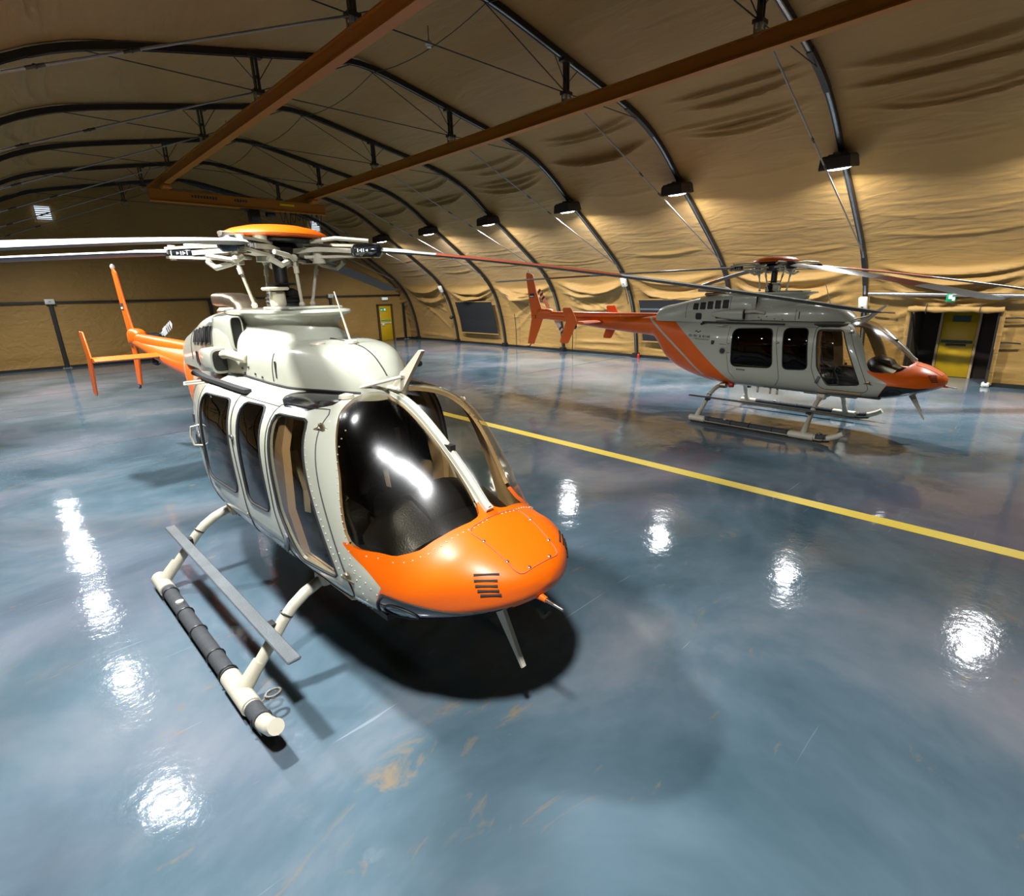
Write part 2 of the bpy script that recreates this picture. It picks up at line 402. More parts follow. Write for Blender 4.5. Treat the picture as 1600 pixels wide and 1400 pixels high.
fl = MB().box((CX, 12, -.06), (26, 36, .12)).build('floor', 'epoxy_floor', smooth=False)
tag(fl, 'glossy blue-grey epoxy hangar floor with scuffs', 'floor', kind='structure')
plain('strip_grey', srgb(52, 56, 58), .6)
for yj in (12.27, 16.9, 20.6, 24.7):  # thin flat dark grey strips laid across the floor
    MB().box((CX, yj, .0008), (21.6, .035, .0016)).build('dark_floor_strip', 'strip_grey', fl, smooth=False)
yl = MB().box((6.57, 11.9, .0015), (.2, 32.6, .004)).build('floor_marking', 'yellow_line', smooth=False)
tag(yl, 'long straight yellow line painted along the hangar floor', 'floor marking')
for nm, x in (('baseboard_right', CX+11.0), ('baseboard_left', CX-11.0)):
    mb = MB()
    if nm == 'baseboard_right':
        for y0, y1 in ((Y_FRONT, OP_Y[0]), (OP_Y[1], Y_BACK)): mb.box((x-.03, (y0+y1)/2, .05), (.06, y1-y0, .1))
    else: mb.box((x+.03, (Y_FRONT+Y_BACK)/2, .05), (.06, Y_BACK-Y_FRONT, .1))
    tag(mb.build(nm, 'rib_black', smooth=False), 'black strip holding the fabric down along the %s wall' % nm.split('_')[1], 'baseboard', kind='structure')
mb = MB().box((CX-1.03, Y_BACK-.05, .05), (19.8, .06, .1)); mb.box((17.1, Y_BACK-.05, .05), (1.0, .06, .1))
tag(mb.build('baseboard_back', 'rib_black', smooth=False), 'black strip along the foot of the end wall', 'baseboard', kind='structure')

# ---------------------------------------------------------------- arch ribs with their tie rods
RIBC, _ = arch_curve(97); RIBC = smooth_curve(RIBC, 3); RIBC[0, 1] = .02; RIBC[-1, 1] = .02
def arch_nrm(P):
    t = np.gradient(P, axis=0); t /= np.linalg.norm(t, axis=1)[:, None]; n = np.stack([t[:, 1], -t[:, 0]], 1)
    n *= np.sign((n*(P-np.array([CX, 2.0]))).sum(1))[:, None]; return n
RN = arch_nrm(RIBC)
def band(mb, i0, i1, d0, d1, y0, y1):
    """rectangular band following the arch between depth d0 (inside) and d1 (outside), y0..y1"""
    P = []; k = i1-i0+1
    for i in range(i0, i1+1):
        for d, y in ((d0, y0), (d0, y1), (d1, y1), (d1, y0)):
            q = RIBC[i]+RN[i]*d; P.append((q[0], y, q[1]))
    F = [(i*4+j, i*4+(j+1) % 4, i*4+4+(j+1) % 4, i*4+4+j) for i in range(k-1) for j in range(4)]+[(3, 2, 1, 0), tuple(range((k-1)*4, k*4))]
    mb.add(P, F)
def ti(s): return int(round(s/AS[-1]*96))
C1X, C2X, HZ = 4.44, 9.0, 6.33
def rib_z(x): return float(np.interp(abs(x-CX), [a for a, b in HALF], [b for a, b in HALF]))
def make_rib():
    root = empty('arch_rib')
    b = MB(); band(b, 0, 96, -.08, .0, -.027, .027); b.build('beam', 'rib_alu', root, sharp=50)
    for sy in (-1, 1):
        r = MB(); band(r, 0, 96, -.09, .01, min(sy*.027, sy*.05), max(sy*.027, sy*.05)); r.build('edge_rail', 'rib_black', root, sharp=50)
    # black joint sleeves at the bends
    for s0, s1 in ((2.75, 3.7), (8.7, 10.0), (14.6, 15.6), (AS[-1]-10.0, AS[-1]-8.7), (AS[-1]-3.7, AS[-1]-2.75)):
        q = MB(); band(q, ti(s0), ti(s1), -.098, .012, -.056, .056); q.build('joint_sleeve', 'rib_black', root, sharp=50)
    for sx in (-1, 1):
        f = MB().box((CX+sx*10.9, 0, .015), (.34, .3, .03)); f.box((CX+sx*10.85, 0, .1), (.2, .22, .16))
        f.build('foot_plate', 'rib_black', root, smooth=False)
    # hanger posts
    for hx in (C1X, C2X):
        z1 = rib_z(hx)-.08
        h = MB()
        h.box((hx-.035, 0, (HZ+.06+z1)/2), (.03, .09, z1-HZ-.06)); h.box((hx+.035, 0, (HZ+.06+z1)/2), (.03, .09, z1-HZ-.06))
        h.box((hx, 0, HZ+.3), (.1, .05, .05))
        h.box((hx, 0, HZ+.05), (.2, .16, .06)); h.box((hx, 0, z1), (.28, .14, .05))
        p = h.build('hanger_post', 'fitting', root, smooth=False)
        k = MB()
        for sy in (-1, 1):
            k.cyl((hx-.07, sy*.05, HZ+.06), (hx-.07, sy*.05, HZ-.13), .014, n=8); k.cyl((hx+.07, sy*.05, HZ+.06), (hx+.07, sy*.05, HZ-.13), .014, n=8)
        k.box((hx, 0, HZ-.09), (.12, .08, .1)); k.build('clamp_bolts', 'steel', p)
        for sx in (-1, 1):
            MB().cyl((hx+sx*.35, 0, rib_z(hx+sx*.35)-.1), (hx+sx*.05, 0, HZ+.25), .008, n=6).build('stay_wire', 'rib_black', root)
    # tie rods with turnbuckles
    eR = (CX+9.5, 0, 3.4); eL = (CX-9.5, 0, 3.4); kR = (CX+5.0, 0, 6.4); kL = (CX-5.0, 0, 6.4)
    b1 = (C1X, 0, HZ+.06); b2 = (C2X, 0, HZ+.06); ap = (CX+.2, 0, 7.32); ap2 = (CX-.2, 0, 7.32)
    def rod(a, b, r, fit):
        a, b = Vector(a), Vector(b)
        o = MB().cyl(a, b, r, n=8).build('tie_rod', 'rod_metal' if r > .013 else 'fitting', root)
        for t in fit:
            c = a.lerp(b, t); d = (b-a).normalized()
            mb_ = MB().cyl(c-d*.09, c+d*.09, .019, n=8); mb_.ball(c, .028, 8)
            mb_.build('turnbuckle', 'fitting', o)
    rod(b2, eR, .016, (.38, .5)); rod(b1, eL, .016, (.38, .5))
    rod(b1, b2, .011, ()); rod(b2, kR, .010, ()); rod(b1, kL, .010, ())
    rod(b2, ap, .010, ()); rod(b1, ap2, .010, ())
    return root
ORD = ['first', 'second', 'third', 'fourth', 'fifth', 'sixth', 'seventh', 'eighth', 'ninth', 'tenth', 'eleventh']
rib0 = make_rib()
for i, y in enumerate(RIBS[:8]):
    o = rib0 if i == 0 else copy_tree(rib0)
    o.location = (0, y, 0)
    tag(o, 'black and grey steel roof arch with tie rods, %s from the end wall' % ORD[i], 'roof arch', 'roof arches of the hangar')

# ---------------------------------------------------------------- floodlights on the ribs
def make_lamp():
    root = empty('floodlight')
    b = MB()
    # tapered housing, open below
    prof = [(.25, .14), (.29, .09), (.31, -.10), (.305, -.13)]
    P = []; n = 4
    for r, z in prof:
        for sx, sy in ((1, 1), (-1, 1), (-1, -1), (1, -1)): P.append((sx*r, sy*r, z))
    for r, z in ((.275, -.13), (.25, -.07)):
        for sx, sy in ((1, 1), (-1, 1), (-1, -1), (1, -1)): P.append((sx*r, sy*r, z))
    F = [(0, 1, 2, 3)]
    for k in range(5):
        for j in range(4): F.append((k*4+j, k*4+4+j, k*4+4+(j+1) % 4, k*4+(j+1) % 4))
    b.add(P, F); b.build('housing', 'rib_black', root, smooth=False)
    MB().lathe([(.25, -.09), (.24, -.125), (.17, -.15), (.02, -.16)], n=24).build('lens', 'lamp_lens', root)
    MB().box((0, 0, .165), (.16, .22, .06)).box((-.1, 0, .17), (.1, .12, .04)).build('bracket', 'fitting', root)
    f = MB()
    for k in range(5): f.box((-.2+.05*k, 0, .145), (.012, .34, .03))
    f.build('cooling_fins', 'rib_black', root, smooth=False)
    return root
lamp0 = make_lamp()
LAMPS = []
for i in range(1, 8):
    LAMPS.append((13.42, RIBS[i]+.0, 5.11, 'right', i))
for i in range(1, 8):
    LAMPS.append((.20, RIBS[i]+.42, 5.06, 'left', i))
for k, (x, y, z, side, i) in enumerate(LAMPS):
    o = lamp0 if k == 0 else copy_tree(lamp0)
    o.location = (x, y, z)
    if side == 'right': o.rotation_euler = (0, math.radians(-9), 0)
    tag(o, ('black floodlight on the right wall arches, %s from the end wall' if side == 'right' else 'black floodlight on the left side arches, %s from the end wall') % ORD[i-1], 'floodlight', 'floodlights on the roof arches')
    ld = bpy.data.lights.new('floodlight_beam', 'AREA'); ld.shape = 'DISK'; ld.size = .34; ld.energy = LAMP_POWER*(2.05 if side == 'right' else 1.0); ld.color = LAMP_COLOR; ld.spread = LAMP_SPREAD[side]
    lo = bpy.data.objects.new('beam', ld); link(lo, o); lo.location = (0, 0, -.168)

# ---------------------------------------------------------------- crane
for x, nm in ((C1X, 'left'), (C2X, 'right')):
    r = empty('crane_runway_beam', (x, 9.2, 6.1))
    MB().box((0, 0, 0), (.09, 26.8, .25)).build('web', 'crane_orange', r, smooth=False)
    MB().box((0, 0, -.115), (.17, 26.8, .025)).box((0, 0, .115), (.17, 26.8, .025)).build('flanges', 'crane_orange', r, smooth=False)
    tag(r, 'long orange crane rail under the roof, the %s one' % nm, 'crane rail', 'crane runway rails')
r = empty('bridge_crane', (6.75, 20.55, 5.7))
MB().box((0, 0, 0), (5.5, .16, .34), ch=.02).build('girder', 'crane_orange', r, sharp=30)
MB().box((0, 0, -.18), (5.5, .24, .03)).build('lower_flange', 'crane_orange', r, smooth=False)
for x in (C1X-6.75, C2X-6.75):
    MB().box((x, 0, .23), (.26, .8, .16), ch=.02).build('end_truck', 'crane_orange', r)
h = MB().box((.2, 0, -.42), (.34, .3, .42), ch=.03).box((.2, 0, -.2), (.8, .2, .1), ch=.02).box((.75, 0, -.33), (.3, .2, .16), ch=.02).build('hoist', 'rib_black', r)
MB().cyl((.2, 0, -.6), (.2, 0, -1.0), .012, n=6).ball((.2, 0, -1.03), .06, 8).build('hook', 'fitting', h)
cb = MB()
for k in range(8):
    x0 = 1.1+k*.19; d = .35+.12*math.sin(k*1.7)
    cb.tube([(x0+.17*t, .02, -.2-d*4*t*(1-t)) for t in np.linspace(0, 1, 9)], .012, 6)
cb.build('festoon_cable', 'rib_black', r)
for x0, n_, wd in ((-1.6, 9, .055), (-.35, 5, .06)):
    t_ = MB()
    for k in range(n_): t_.box((x0+k*.085, -.083, .03), (wd, .006, .09 if k % 3 else .07))
    t_.build('lettering', 'text_dark', r, smooth=False)
MB().box((1.35, -.083, .03), (.5, .006, .06)).build('data_plate', 'yellow_line', r, smooth=False)
tag(r, 'orange bridge crane girder with black hoist at the far end', 'crane')

# ---------------------------------------------------------------- end wall fittings
yb = Y_BACK-.07
POSTX = (1.48, 7.03, 12.81, 17.25)
for k, x in enumerate(POSTX):
    r = empty('wall_post', (x, yb, 0))
    MB().box((0, 0, 1.27), (.13, .1, 2.54)).build('shaft', 'rib_black', r, smooth=False, bevel=.01)
    MB().box((0, 0, .012), (.3, .22, .024)).cyl((-.1, -.06, .02), (-.1, -.06, .06), .015, n=8).cyl((.1, -.06, .02), (.1, -.06, .06), .015, n=8).build('base_plate', 'rod_metal', r)
    tag(r, 'black upright post on the end wall, %s' % ['far left one', 'behind the near rotor mast', 'left of the small yellow door', 'right of the small yellow door'][k], 'post', 'posts of the end wall')
for k, x in enumerate((POSTX[0], POSTX[2])):
    r = empty('junction_box', (x, yb-.07, 2.6))
    MB().box((0, 0, 0), (.3, .12, .2), ch=.015).build('case', 'white_box', r); MB().box((0, -.062, 0), (.07, .01, .02)).build('latch', 'text_dark', r, smooth=False)
    tag(r, 'small white box on top of the black post, %s' % ['at the far left', 'behind the near rotor head'][k], 'junction box')
o = MB().box((8.7, yb, 2.57), (17.3, .08, .08)).build('wall_rail', 'rib_black', smooth=False); tag(o, 'thin black horizontal rail across the end wall', 'rail')
# door in the end wall
r = empty('door_1', (16.0, yb+.02, 0)); tag(r, 'small yellow emergency door in the end wall', 'door', kind='structure')
MB().box((0, .0, 1.0), (.78, .05, 1.98), ch=.008).build('leaf', 'yellow_door', r)
fr = MB().box((-.44, -.02, 1.02), (.1, .12, 2.04)).box((.44, -.02, 1.02), (.1, .12, 2.04)).box((0, -.02, 2.04), (.98, .12, .08)); fr.build('frame', 'door_frame', r, smooth=False)
sg = MB().box((-.12, -.035, 1.77), (.34, .02, .18)).build('exit_sign', 'sign_green', r, smooth=False)
mk = MB().box((-.2, -.048, 1.76), (.12, .006, .03)).box((-.25, -.048, 1.76), (.03, .006, .08)).ball((-.05, -.048, 1.81), .022, 8, (1, .2, 1)).box((-.06, -.048, 1.755), (.035, .006, .07)).box((0, -.048, 1.77), (.06, .006, .13)); mk.build('exit_pictogram', 'sign_white', sg, smooth=False)
bar = MB().box((.0, -.035, 1.16), (.6, .02, .06))
bar.build('push_bar_notice', 'sign_green', r, smooth=False)
MB().box((0, -.06, 1.0), (.68, .04, .05), ch=.01).box((-.2, -.06, .93), (.16, .07, .16), ch=.03).build('push_bar', 'white_box', r)
r = empty('bulkhead_light', (16.05, yb-.02, 2.38))
MB().box((0, -.05, 0), (.36, .14, .15), ch=.05).build('diffuser', 'sign_white', r); MB().box((0, .01, 0), (.4, .04, .17), ch=.01).build('base', 'white_box', r); MB().cyl((.1, 0, .08), (.1, 0, .24), .01, n=6).build('conduit', 'rib_black', r)
tag(r, 'small white oval light above the yellow end-wall door', 'wall light')
# white louvred light panels high on the end wall
for k, (x, z, lab) in enumerate(((1.98, 5.84, 'white louvred light panel high at the left of the end wall'), (12.45, 6.05, 'white louvred light panel high behind the orange rotor cap'))):
    r = empty('louvred_panel', (x, yb-.08, z))
    MB().box((0, .03, 0), (.5, .03, .5)).build('light', 'panel_light', r, smooth=False)
    f = MB().box((-.24, 0, 0), (.04, .1, .52)).box((.24, 0, 0), (.04, .1, .52)).box((0, 0, .25), (.5, .1, .04)).box((0, 0, -.25), (.5, .1, .04)); f.build('frame', 'white_box', r, smooth=False)
    for j in range(6): MB().box((0, -.01, -.19+.076*j), (.46, .05, .026)).build('slat', 'rib_black', r, smooth=False)
    tag(r, lab, 'light panel')

# ---------------------------------------------------------------- right wall fittings
def wallx(z, d=.0):     # inner x of the right wall at height z
    return CX+float(np.interp(z, [b for a, b in reversed(HALF)], [a for a, b in reversed(HALF)]))-d
def wall_panel(name, y0, y1, z0, z1, d, matn, parent=None, th=.02, n=8):
    V = []; F = []; zz = np.linspace(z0, z1, n)
    for z in zz:
        x = wallx(z, d)
        for y in (y0, y1):
            V.append((x, y, z)); V.append((x+th, y, z))
    for i in range(n-1):
        a = i*4; b = a+4
        F += [(a, a+2, b+2, b), (a+1, b+1, b+3, a+3), (a, b, b+1, a+1), (a+2, a+3, b+3, b+2)]
    F += [(0, 1, 3, 2), ((n-1)*4, (n-1)*4+2, (n-1)*4+3, (n-1)*4+1)]
    return mesh_obj(name, V, F, matn, parent, smooth=False)
WIN = [(20.05, 22.95, .6, 2.15, 'black mesh window in the right wall left of the far tail rotor'), (8.45, 11.5, .68, 2.2, 'black mesh window in the right wall behind the far tail boom')]
for k, (y0, y1, z0, z1, lab) in enumerate(WIN):
    r = empty('window_%d' % (k+1)); tag(r, lab, 'window', kind='structure')
    wall_panel('mesh_pane', y0, y1, z0, z1, .10, 'window_mesh', r)
    if k == 1: wall_panel('crossbar', y0, y1, 1.84, 1.9, .115, 'step_grey', r, n=3)
    wall_panel('hem', y0-.04, y1+.04, z1, z1+.05, .10, 'fabric', r, n=3); wall_panel('hem', y0-.04, y1+.04, z0-.05, z0, .10, 'fabric', r, n=3)
# junction boxes and foot details on the ribs
for y, z, hh, lab in ((23.47, 2.82, .34, 'white electrical box on the arch left of the black window'), (11.84, 2.86, .34, 'white electrical box on the arch behind the far tail boom'), (4.09, 2.05, .42, 'tall white electrical box on the arch behind the far cockpit')):
    r = empty('electrical_box', (wallx(z)-.24, y, z), 0); r.rotation_euler = (0, math.radians(-24), 0)
    MB().box((0, 0, 0), (.12, .2, hh), ch=.012).build('case', 'white_box', r); MB().box((-.063, 0, -.05), (.006, .05, .03)).build('switch', 'text_dark', r, smooth=False)
    MB().tube([(.02, .03, -hh/2), (.03, .04, -hh/2-.3), (.03, .04, -hh/2-.7)], .012, 6).build('cable', 'rib_black', r)
    tag(r, lab, 'electrical box')
r = empty('extinguisher_hook', (wallx(1.35)-.25, 23.47, 1.35)); MB().ball((0, 0, 0), .1, 12, (1, 1, .9)).build('bell', 'rib_black', r); MB().box((.08, 0, 0), (.14, .06, .1)).build('bracket', 'fitting', r, smooth=False)
r.name = 'alarm_bell'; tag(r, 'small round black bell on the arch left of the black window', 'alarm bell')
o = MB().cyl((17.25, 11.55, .0), (17.25, 11.55, .14), .05, n=12).ball((17.25, 11.55, .14), .05, 10).build('floor_marker', 'red_plastic'); tag(o, 'small red marker at the foot of the arch behind the far boom', 'marker')
# straps on the fabric
for k, (y, z0, z1, lab) in enumerate(((18.6, .05, 1.6, 'thin black strap on the wall left of the far fin'), (15.0, .05, 1.7, 'thin black strap on the wall behind the far tail rotor'))):
    o = MB().strip([(wallx(z, .06), y-(z-z0)*.12+.2, z) for z in np.linspace(z1, z0, 8)], .03, .012, (1, 0, 0)).build('strap', 'rib_black', smooth=False); tag(o, lab, 'strap')
for k, (y, z, lab) in enumerate(((3.6, 1.82, 'short dark strap left of the rolled door flap'), (.85, 1.72, 'upper short dark strap at the right edge of the wall'), (.95, 1.12, 'lower short dark strap at the right edge of the wall'))):
    o = MB().strip([(wallx(z, .05), y+.25, z), (wallx(z, .06), y, z+.015), (wallx(z, .05), y-.25, z)], .035, .02, (1, 0, 0)).build('tie_strap', 'rib_black', smooth=False); tag(o, lab, 'strap')
o = MB().cyl((wallx(2.3, .12), 4.0, 2.34), (wallx(2.3, .12), .25, 2.24), .05, n=16).build('pipe_rail', 'steel'); tag(o, 'pale horizontal metal pipe above the side door', 'pipe')
r = empty('exit_sign', (wallx(2.2, .2), 2.17, 2.22)); r.rotation_euler = (0, 0, math.radians(40))
MB().box((0, 0, 0), (.03, .22, .2), ch=.004).build('panel', 'sign_green', r); MB().box((-.018, .03, .02), (.006, .08, .1)).box((-.018, -.05, -.03), (.006, .06, .08)).build('pictogram', 'sign_white', r, smooth=False)
MB().cyl((0, 0, .1), (0, 0, .18), .006, n=6).build('hook', 'fitting', r)
tag(r, 'small green exit sign hanging from the pipe', 'exit sign')
# side vestibule with its own door
X0 = wallx(.9)-.02; XB = X0+1.42
v = empty('door_2', (0, 0, 0)); tag(v, 'dark fabric doorway in the right wall with a yellow door inside', 'door', kind='structure')
y0, y1 = OP_Y
MB().box(((X0+XB)/2+.1, y0-.03, .97), (XB-X0+.35, .05, 1.94)).build('side_curtain', 'dark_fabric', v, smooth=False)
MB().box(((X0+XB)/2+.1, y1+.03, .97), (XB-X0+.35, .05, 1.94)).build('side_curtain', 'dark_fabric', v, smooth=False)
MB().box(((X0+XB)/2+.15, (y0+y1)/2, 1.95), (XB-X0+.3, y1-y0+.12, .05)).build('canopy', 'dark_fabric', v, smooth=False)
MB().box((XB+.05, (y0+y1)/2, .97), (.06, y1-y0+.1, 1.95)).build('back_curtain', 'dark_fabric', v, smooth=False)
dl = MB().box((XB-.02, 2.1, .93), (.06, .77, 1.84), ch=.008).build('leaf', 'yellow_door', v)
MB().box((XB-.03, 2.1-.42, .95), (.1, .06, 1.9)).box((XB-.03, 2.1+.42, .95), (.1, .06, 1.9)).build('frame', 'beige', v, smooth=False)
MB().box((XB-.055, 2.08, 1.62), (.012, .4, .17)).build('exit_sign', 'sign_dim', dl, smooth=False)
MB().box((XB-.055, 2.1, .99), (.012, .7, .08)).build('push_bar_notice', 'sign_dim', dl, smooth=False)
MB().box((XB-.08, 2.1, .9), (.05, .45, .05), ch=.01).build('push_bar', 'fitting', dl)
rp = []
for t in np.linspace(0, 1, 14): rp.append((wallx(1.95)-.13+.01*math.sin(t*20), y1+.1-(y1-y0+.2)*t, 1.93+.01*math.sin(t*13)))
ro = MB().tube(rp, [.075+.012*math.sin(i*1.9) for i in range(14)], 10).build('rolled_flap', 'fabric', v)
for yy in (y1-.3, y0+.35): MB().strip([(wallx(1.95)-.215, yy, 1.83), (wallx(1.95)-.22, yy, 1.93), (wallx(1.95)-.13, yy, 2.06)], .05, .012, (0, 1, 0)).build('flap_strap', 'rib_black', ro, smooth=False)
for yy in (y0-.02, y1+.02):
    MB().cyl((wallx(1.95)-.1, yy, 2.02), (wallx(.0)-.1, yy, .0), .022, n=8).build('pole', 'rib_black', v)
    MB().strip([(wallx(z)-.07, yy+(.07 if yy > 2 else -.07), z) for z in np.linspace(1.9, .05, 6)], .1, .03, (1, 0, 0)).build('door_hem', 'fabric', v, smooth=False)
MB().box((wallx(0)-.1, y0-.03, .06), (.2, .16, .12), ch=.02).build('weight', 'white_box', v)
# smoke detectors and their cable on the roof
for k, (x, y, z, lab) in enumerate(((.62, 11.6, 5.55, 'small round detector under the roof at the far left'), (6.9, 9.6, 7.15, 'small round detector at the top of the roof near the crane'), (5.5, 17.3, 6.95, 'small round detector under the roof above the crane rail'))):
    r = empty('smoke_detector', (x, y, z)); MB().lathe([(.03, .06), (.07, .03), (.075, -.01), (.05, -.03), (.045, -.05), (.001, -.05)], n=16).build('head', 'white_box', r); MB().cyl((0, 0, .05), (0, 0, .3), .008, n=6).build('stem', 'rib_black', r)
    tag(r, lab, 'detector')
cb = []
for i in range(1, 7):
    ya, yb2 = RIBS[i], RIBS[i+1]
    for t in np.linspace(0, 1, 8, endpoint=False): cb.append((6.95, ya+(yb2-ya)*t, 7.28-.35*4*t*(1-t)*.5))
o = MB().tube(cb, .008, 6).build('roof_cable', 'rib_black'); tag(o, 'thin dark cable sagging from arch to arch along the roof ridge', 'cable')

# ================================================================ helicopter
# local frame: x forward, y left, z up, origin on the floor under the rotor mast
SEC = [  # x, top, bottom, half width, z of max width, n top, n bottom
 (2.925, 1.06, 1.05, .012, 1.055, 2.4, 2.2), (2.915, 1.10, 1.01, .09, 1.05, 2.8, 2.2), (2.88, 1.145, .965, .19, 1.04, 3.0, 2.2), (2.82, 1.185, .925, .285, 1.03, 3.0, 2.3),
 (2.74, 1.228, .885, .365, 1.02, 2.9, 2.4), (2.62, 1.285, .84, .45, 1.0, 2.5, 2.6), (2.46, 1.345, .785, .535, 1.0, 1.8, 2.8), (2.34, 1.452, .75, .585, 1.0, 1.5, 2.9), (2.17, 1.60, .712, .628, 1.0, 1.47, 3.0),
 (2.0, 1.725, .695, .658, 1.03, 1.75, 3.2), (1.85, 1.82, .688, .678, 1.08, 2.3, 3.3), (1.7, 1.89, .684, .692, 1.13, 3.0, 3.4), (1.55, 1.93, .682, .70, 1.16, 3.6, 3.4), (1.4, 1.95, .68, .706, 1.18, 4.0, 3.5),
 (1.0, 1.965, .68, .714, 1.2, 4.1, 3.5), (.4, 1.97, .68, .718, 1.2, 4.2, 3.5), (-.1, 1.972, .68, .712, 1.2, 4.1, 3.4), (-.4, 1.975, .68, .695, 1.2, 4.0, 3.4), (-.8, 1.98, .69, .637, 1.23, 3.6, 3.1), (-1.2, 1.985, .73, .54, 1.3, 3.2, 2.8),
 (-1.6, 2.0, .81, .42, 1.42, 2.8, 2.5), (-1.97, 2.015, .95, .35, 1.56, 2.5, 2.3), (-2.21, 2.022, 1.11, .31, 1.65, 2.3, 2.2), (-2.43, 2.028, 1.42, .268, 1.74, 2.2, 2.1), (-2.57, 2.02, 1.54, .245, 1.78, 2.1, 2.0),
 (-3.2, 1.99, 1.59, .21, 1.79, 2.0, 2.0), (-4.0, 1.975, 1.65, .17, 1.81, 2.0, 2.0), (-4.75, 1.97, 1.72, .14, 1.845, 2.0, 2.0), (-6.0, 1.985, 1.84, .095, 1.91, 2.0, 2.0), (-6.30, 1.98, 1.86, .08, 1.92, 2.0, 2.0), (-6.36, 1.95, 1.89, .04, 1.92, 2.0, 2.0)]
SA = np.array(SEC)
def secp(x): return [pchip(SA[:, 0], SA[:, k], x) for k in range(1, 7)]
def sup(th, w_, zc, t, b, ntp, nbt):
    c, s = np.cos(th), np.sin(th)
    n = np.where(s >= 0, ntp, nbt); h = np.where(s >= 0, t-zc, zc-b)
    return w_*np.sign(c)*np.abs(c)**(2/n), zc+h*np.sign(s)*np.abs(s)**(2/n)
def body_y(x, z):       # half width of the skin at (x, z)
    t, b, w_, zc, a, d = [float(q) for q in secp(np.array([x]))]
    if z >= zc: f = min(1, (z-zc)/(t-zc)); return w_*max(0, 1-f**a)**(1/a)
    f = min(1, (zc-z)/(zc-b)); return w_*max(0, 1-f**d)**(1/d)
def body_top(x, y):
    t, b, w_, zc, a, d = [float(q) for q in secp(np.array([x]))]
    return zc+(t-zc)*max(0, 1-min(1, abs(y)/w_)**a)**(1/a)
def inset(poly, r):
    n = len(poly); P = [np.array(p, float) for p in poly]
    area = sum(P[i][0]*P[(i+1) % n][1]-P[(i+1) % n][0]*P[i][1] for i in range(n)); sg = 1 if area > 0 else -1
    out = []
    for i in range(n):
        a, b, c = P[i-1], P[i], P[(i+1) % n]
        d1 = (b-a)/np.linalg.norm(b-a); d2 = (c-b)/np.linalg.norm(c-b)
        n1 = sg*np.array([-d1[1], d1[0]]); n2 = sg*np.array([-d2[1], d2[0]])
        bis = n1+n2; bis = bis/np.linalg.norm(bis); out.append(b+bis*r/max(.3, bis@n1))
    return out
def sdpoly(px, py, poly):
    d = np.full(px.shape, 1e9); s = np.ones(px.shape); n = len(poly)
    for i in range(n):
        a, b = poly[i], poly[i-1]; ex, ey = b[0]-a[0], b[1]-a[1]; wx, wy = px-a[0], py-a[1]
        t = np.clip((wx*ex+wy*ey)/(ex*ex+ey*ey), 0, 1); bx, by = wx-ex*t, wy-ey*t; d = np.minimum(d, bx*bx+by*by)
        c1 = py >= a[1]; c2 = py < b[1]; c3 = ex*wy > ey*wx
        fl_ = (c1 & c2 & c3) | (~c1 & ~c2 & ~c3); s = np.where(fl_, -s, s)
    return s*np.sqrt(d)
def rounded(poly, r):
    q = inset(poly, r); return lambda a, b: r-sdpoly(a, b, q)       # positive inside
f_rear = rounded([(-.41, 1.815), (.345, 1.845), (.425, 1.135), (-.385, 1.105)], .085)
f_mid = rounded([(.54, 1.855), (.945, 1.865), (1.03, 1.155), (.61, 1.13)], .07)
f_front = rounded([(1.095, 1.845), (1.475, 1.85), (1.865, .965), (1.37, .915), (1.175, 1.22)], .035)
f_brow = rounded([(.93, .49), (1.08, .325), (1.40, .20), (1.50, .40), (1.40, .52), (1.12, .555)], .05)
def fw_front(P):      # windshield pane (one side, |y|)
    x, y, z = P[:, 0], np.abs(P[:, 1]), P[:, 2]
    zl = np.interp(y, [0, .3, .45, .55, .62, .7], [1.12, 1.16, 1.19, 1.205, 1.2, 1.2])
    xe = np.interp(y, [0, .15, .3, .42, .5, .56, .6], [2.45, 2.435, 2.39, 2.34, 2.27, 2.3, 2.6])
    xr = 1.955-.33*(z-1.2)+np.interp(y, [0, .2, .42, .58, .8], [-.235, -.245, -.12, 0, 0])
    s = np.minimum(z-zl, x-xr); a = np.minimum(s, y-.034)
    # soften the corners
    k = .045; q1, q2 = np.clip(z-zl, -1, 1), np.clip((xe-x)*.6, -1, 1); b_ = -.02*np.log(np.exp(-q1/.02)+np.exp(-q2/.02))+.008; c_ = x-xr; e_ = y-.034
    return -k*np.log(np.exp(-np.clip(b_, -1, 1)/k)+np.exp(-np.clip(c_, -1, 1)/k)+np.exp(-np.clip(e_, -1, 1)/k*1.6))+.01
def side(f): return lambda P: np.where(np.abs(P[:, 1]) > .3, f(P[:, 0], P[:, 2]), -1.0)
def fbrow(P): return np.where(P[:, 2] > 1.6, f_brow(P[:, 0], np.abs(P[:, 1])), -1.0)
def fchin(P):
    x, y, z = P[:, 0], np.abs(P[:, 1]), P[:, 2]
    e = np.interp(x, [2.1, 2.3, 2.6, 2.9], [1.0, .985, .955, .975])-z
    return np.minimum(np.minimum(e, (x-(2.13+.5*(z-.8)))*.9), y-np.interp(x, [2.0, 2.6, 2.8], [-.1, .1, .19]))
def fnose(P):
    x, z = P[:, 0], P[:, 2]
    return np.minimum(x-np.interp(z, [.6, .8, 1.02, 1.215], [2.1, 2.12, 2.235, 1.88]), np.maximum(np.interp(np.abs(P[:, 1]), [.5, .62], [1.275, 1.215])-z, (x-2.4)*.5))
def frear(P): return (-.31-(P[:, 2]-.73)*1.355-P[:, 0])*.6
def fstripe(P):
    x, z = P[:, 0], P[:, 2]
    c = np.interp(z, [.6, .79, .85, 1.36, 1.91, 2.03, 2.1], [-.6, -.82, -1.08, -1.79, -2.54, -2.71, -2.8])
    return .024-np.abs(x-c)*.6
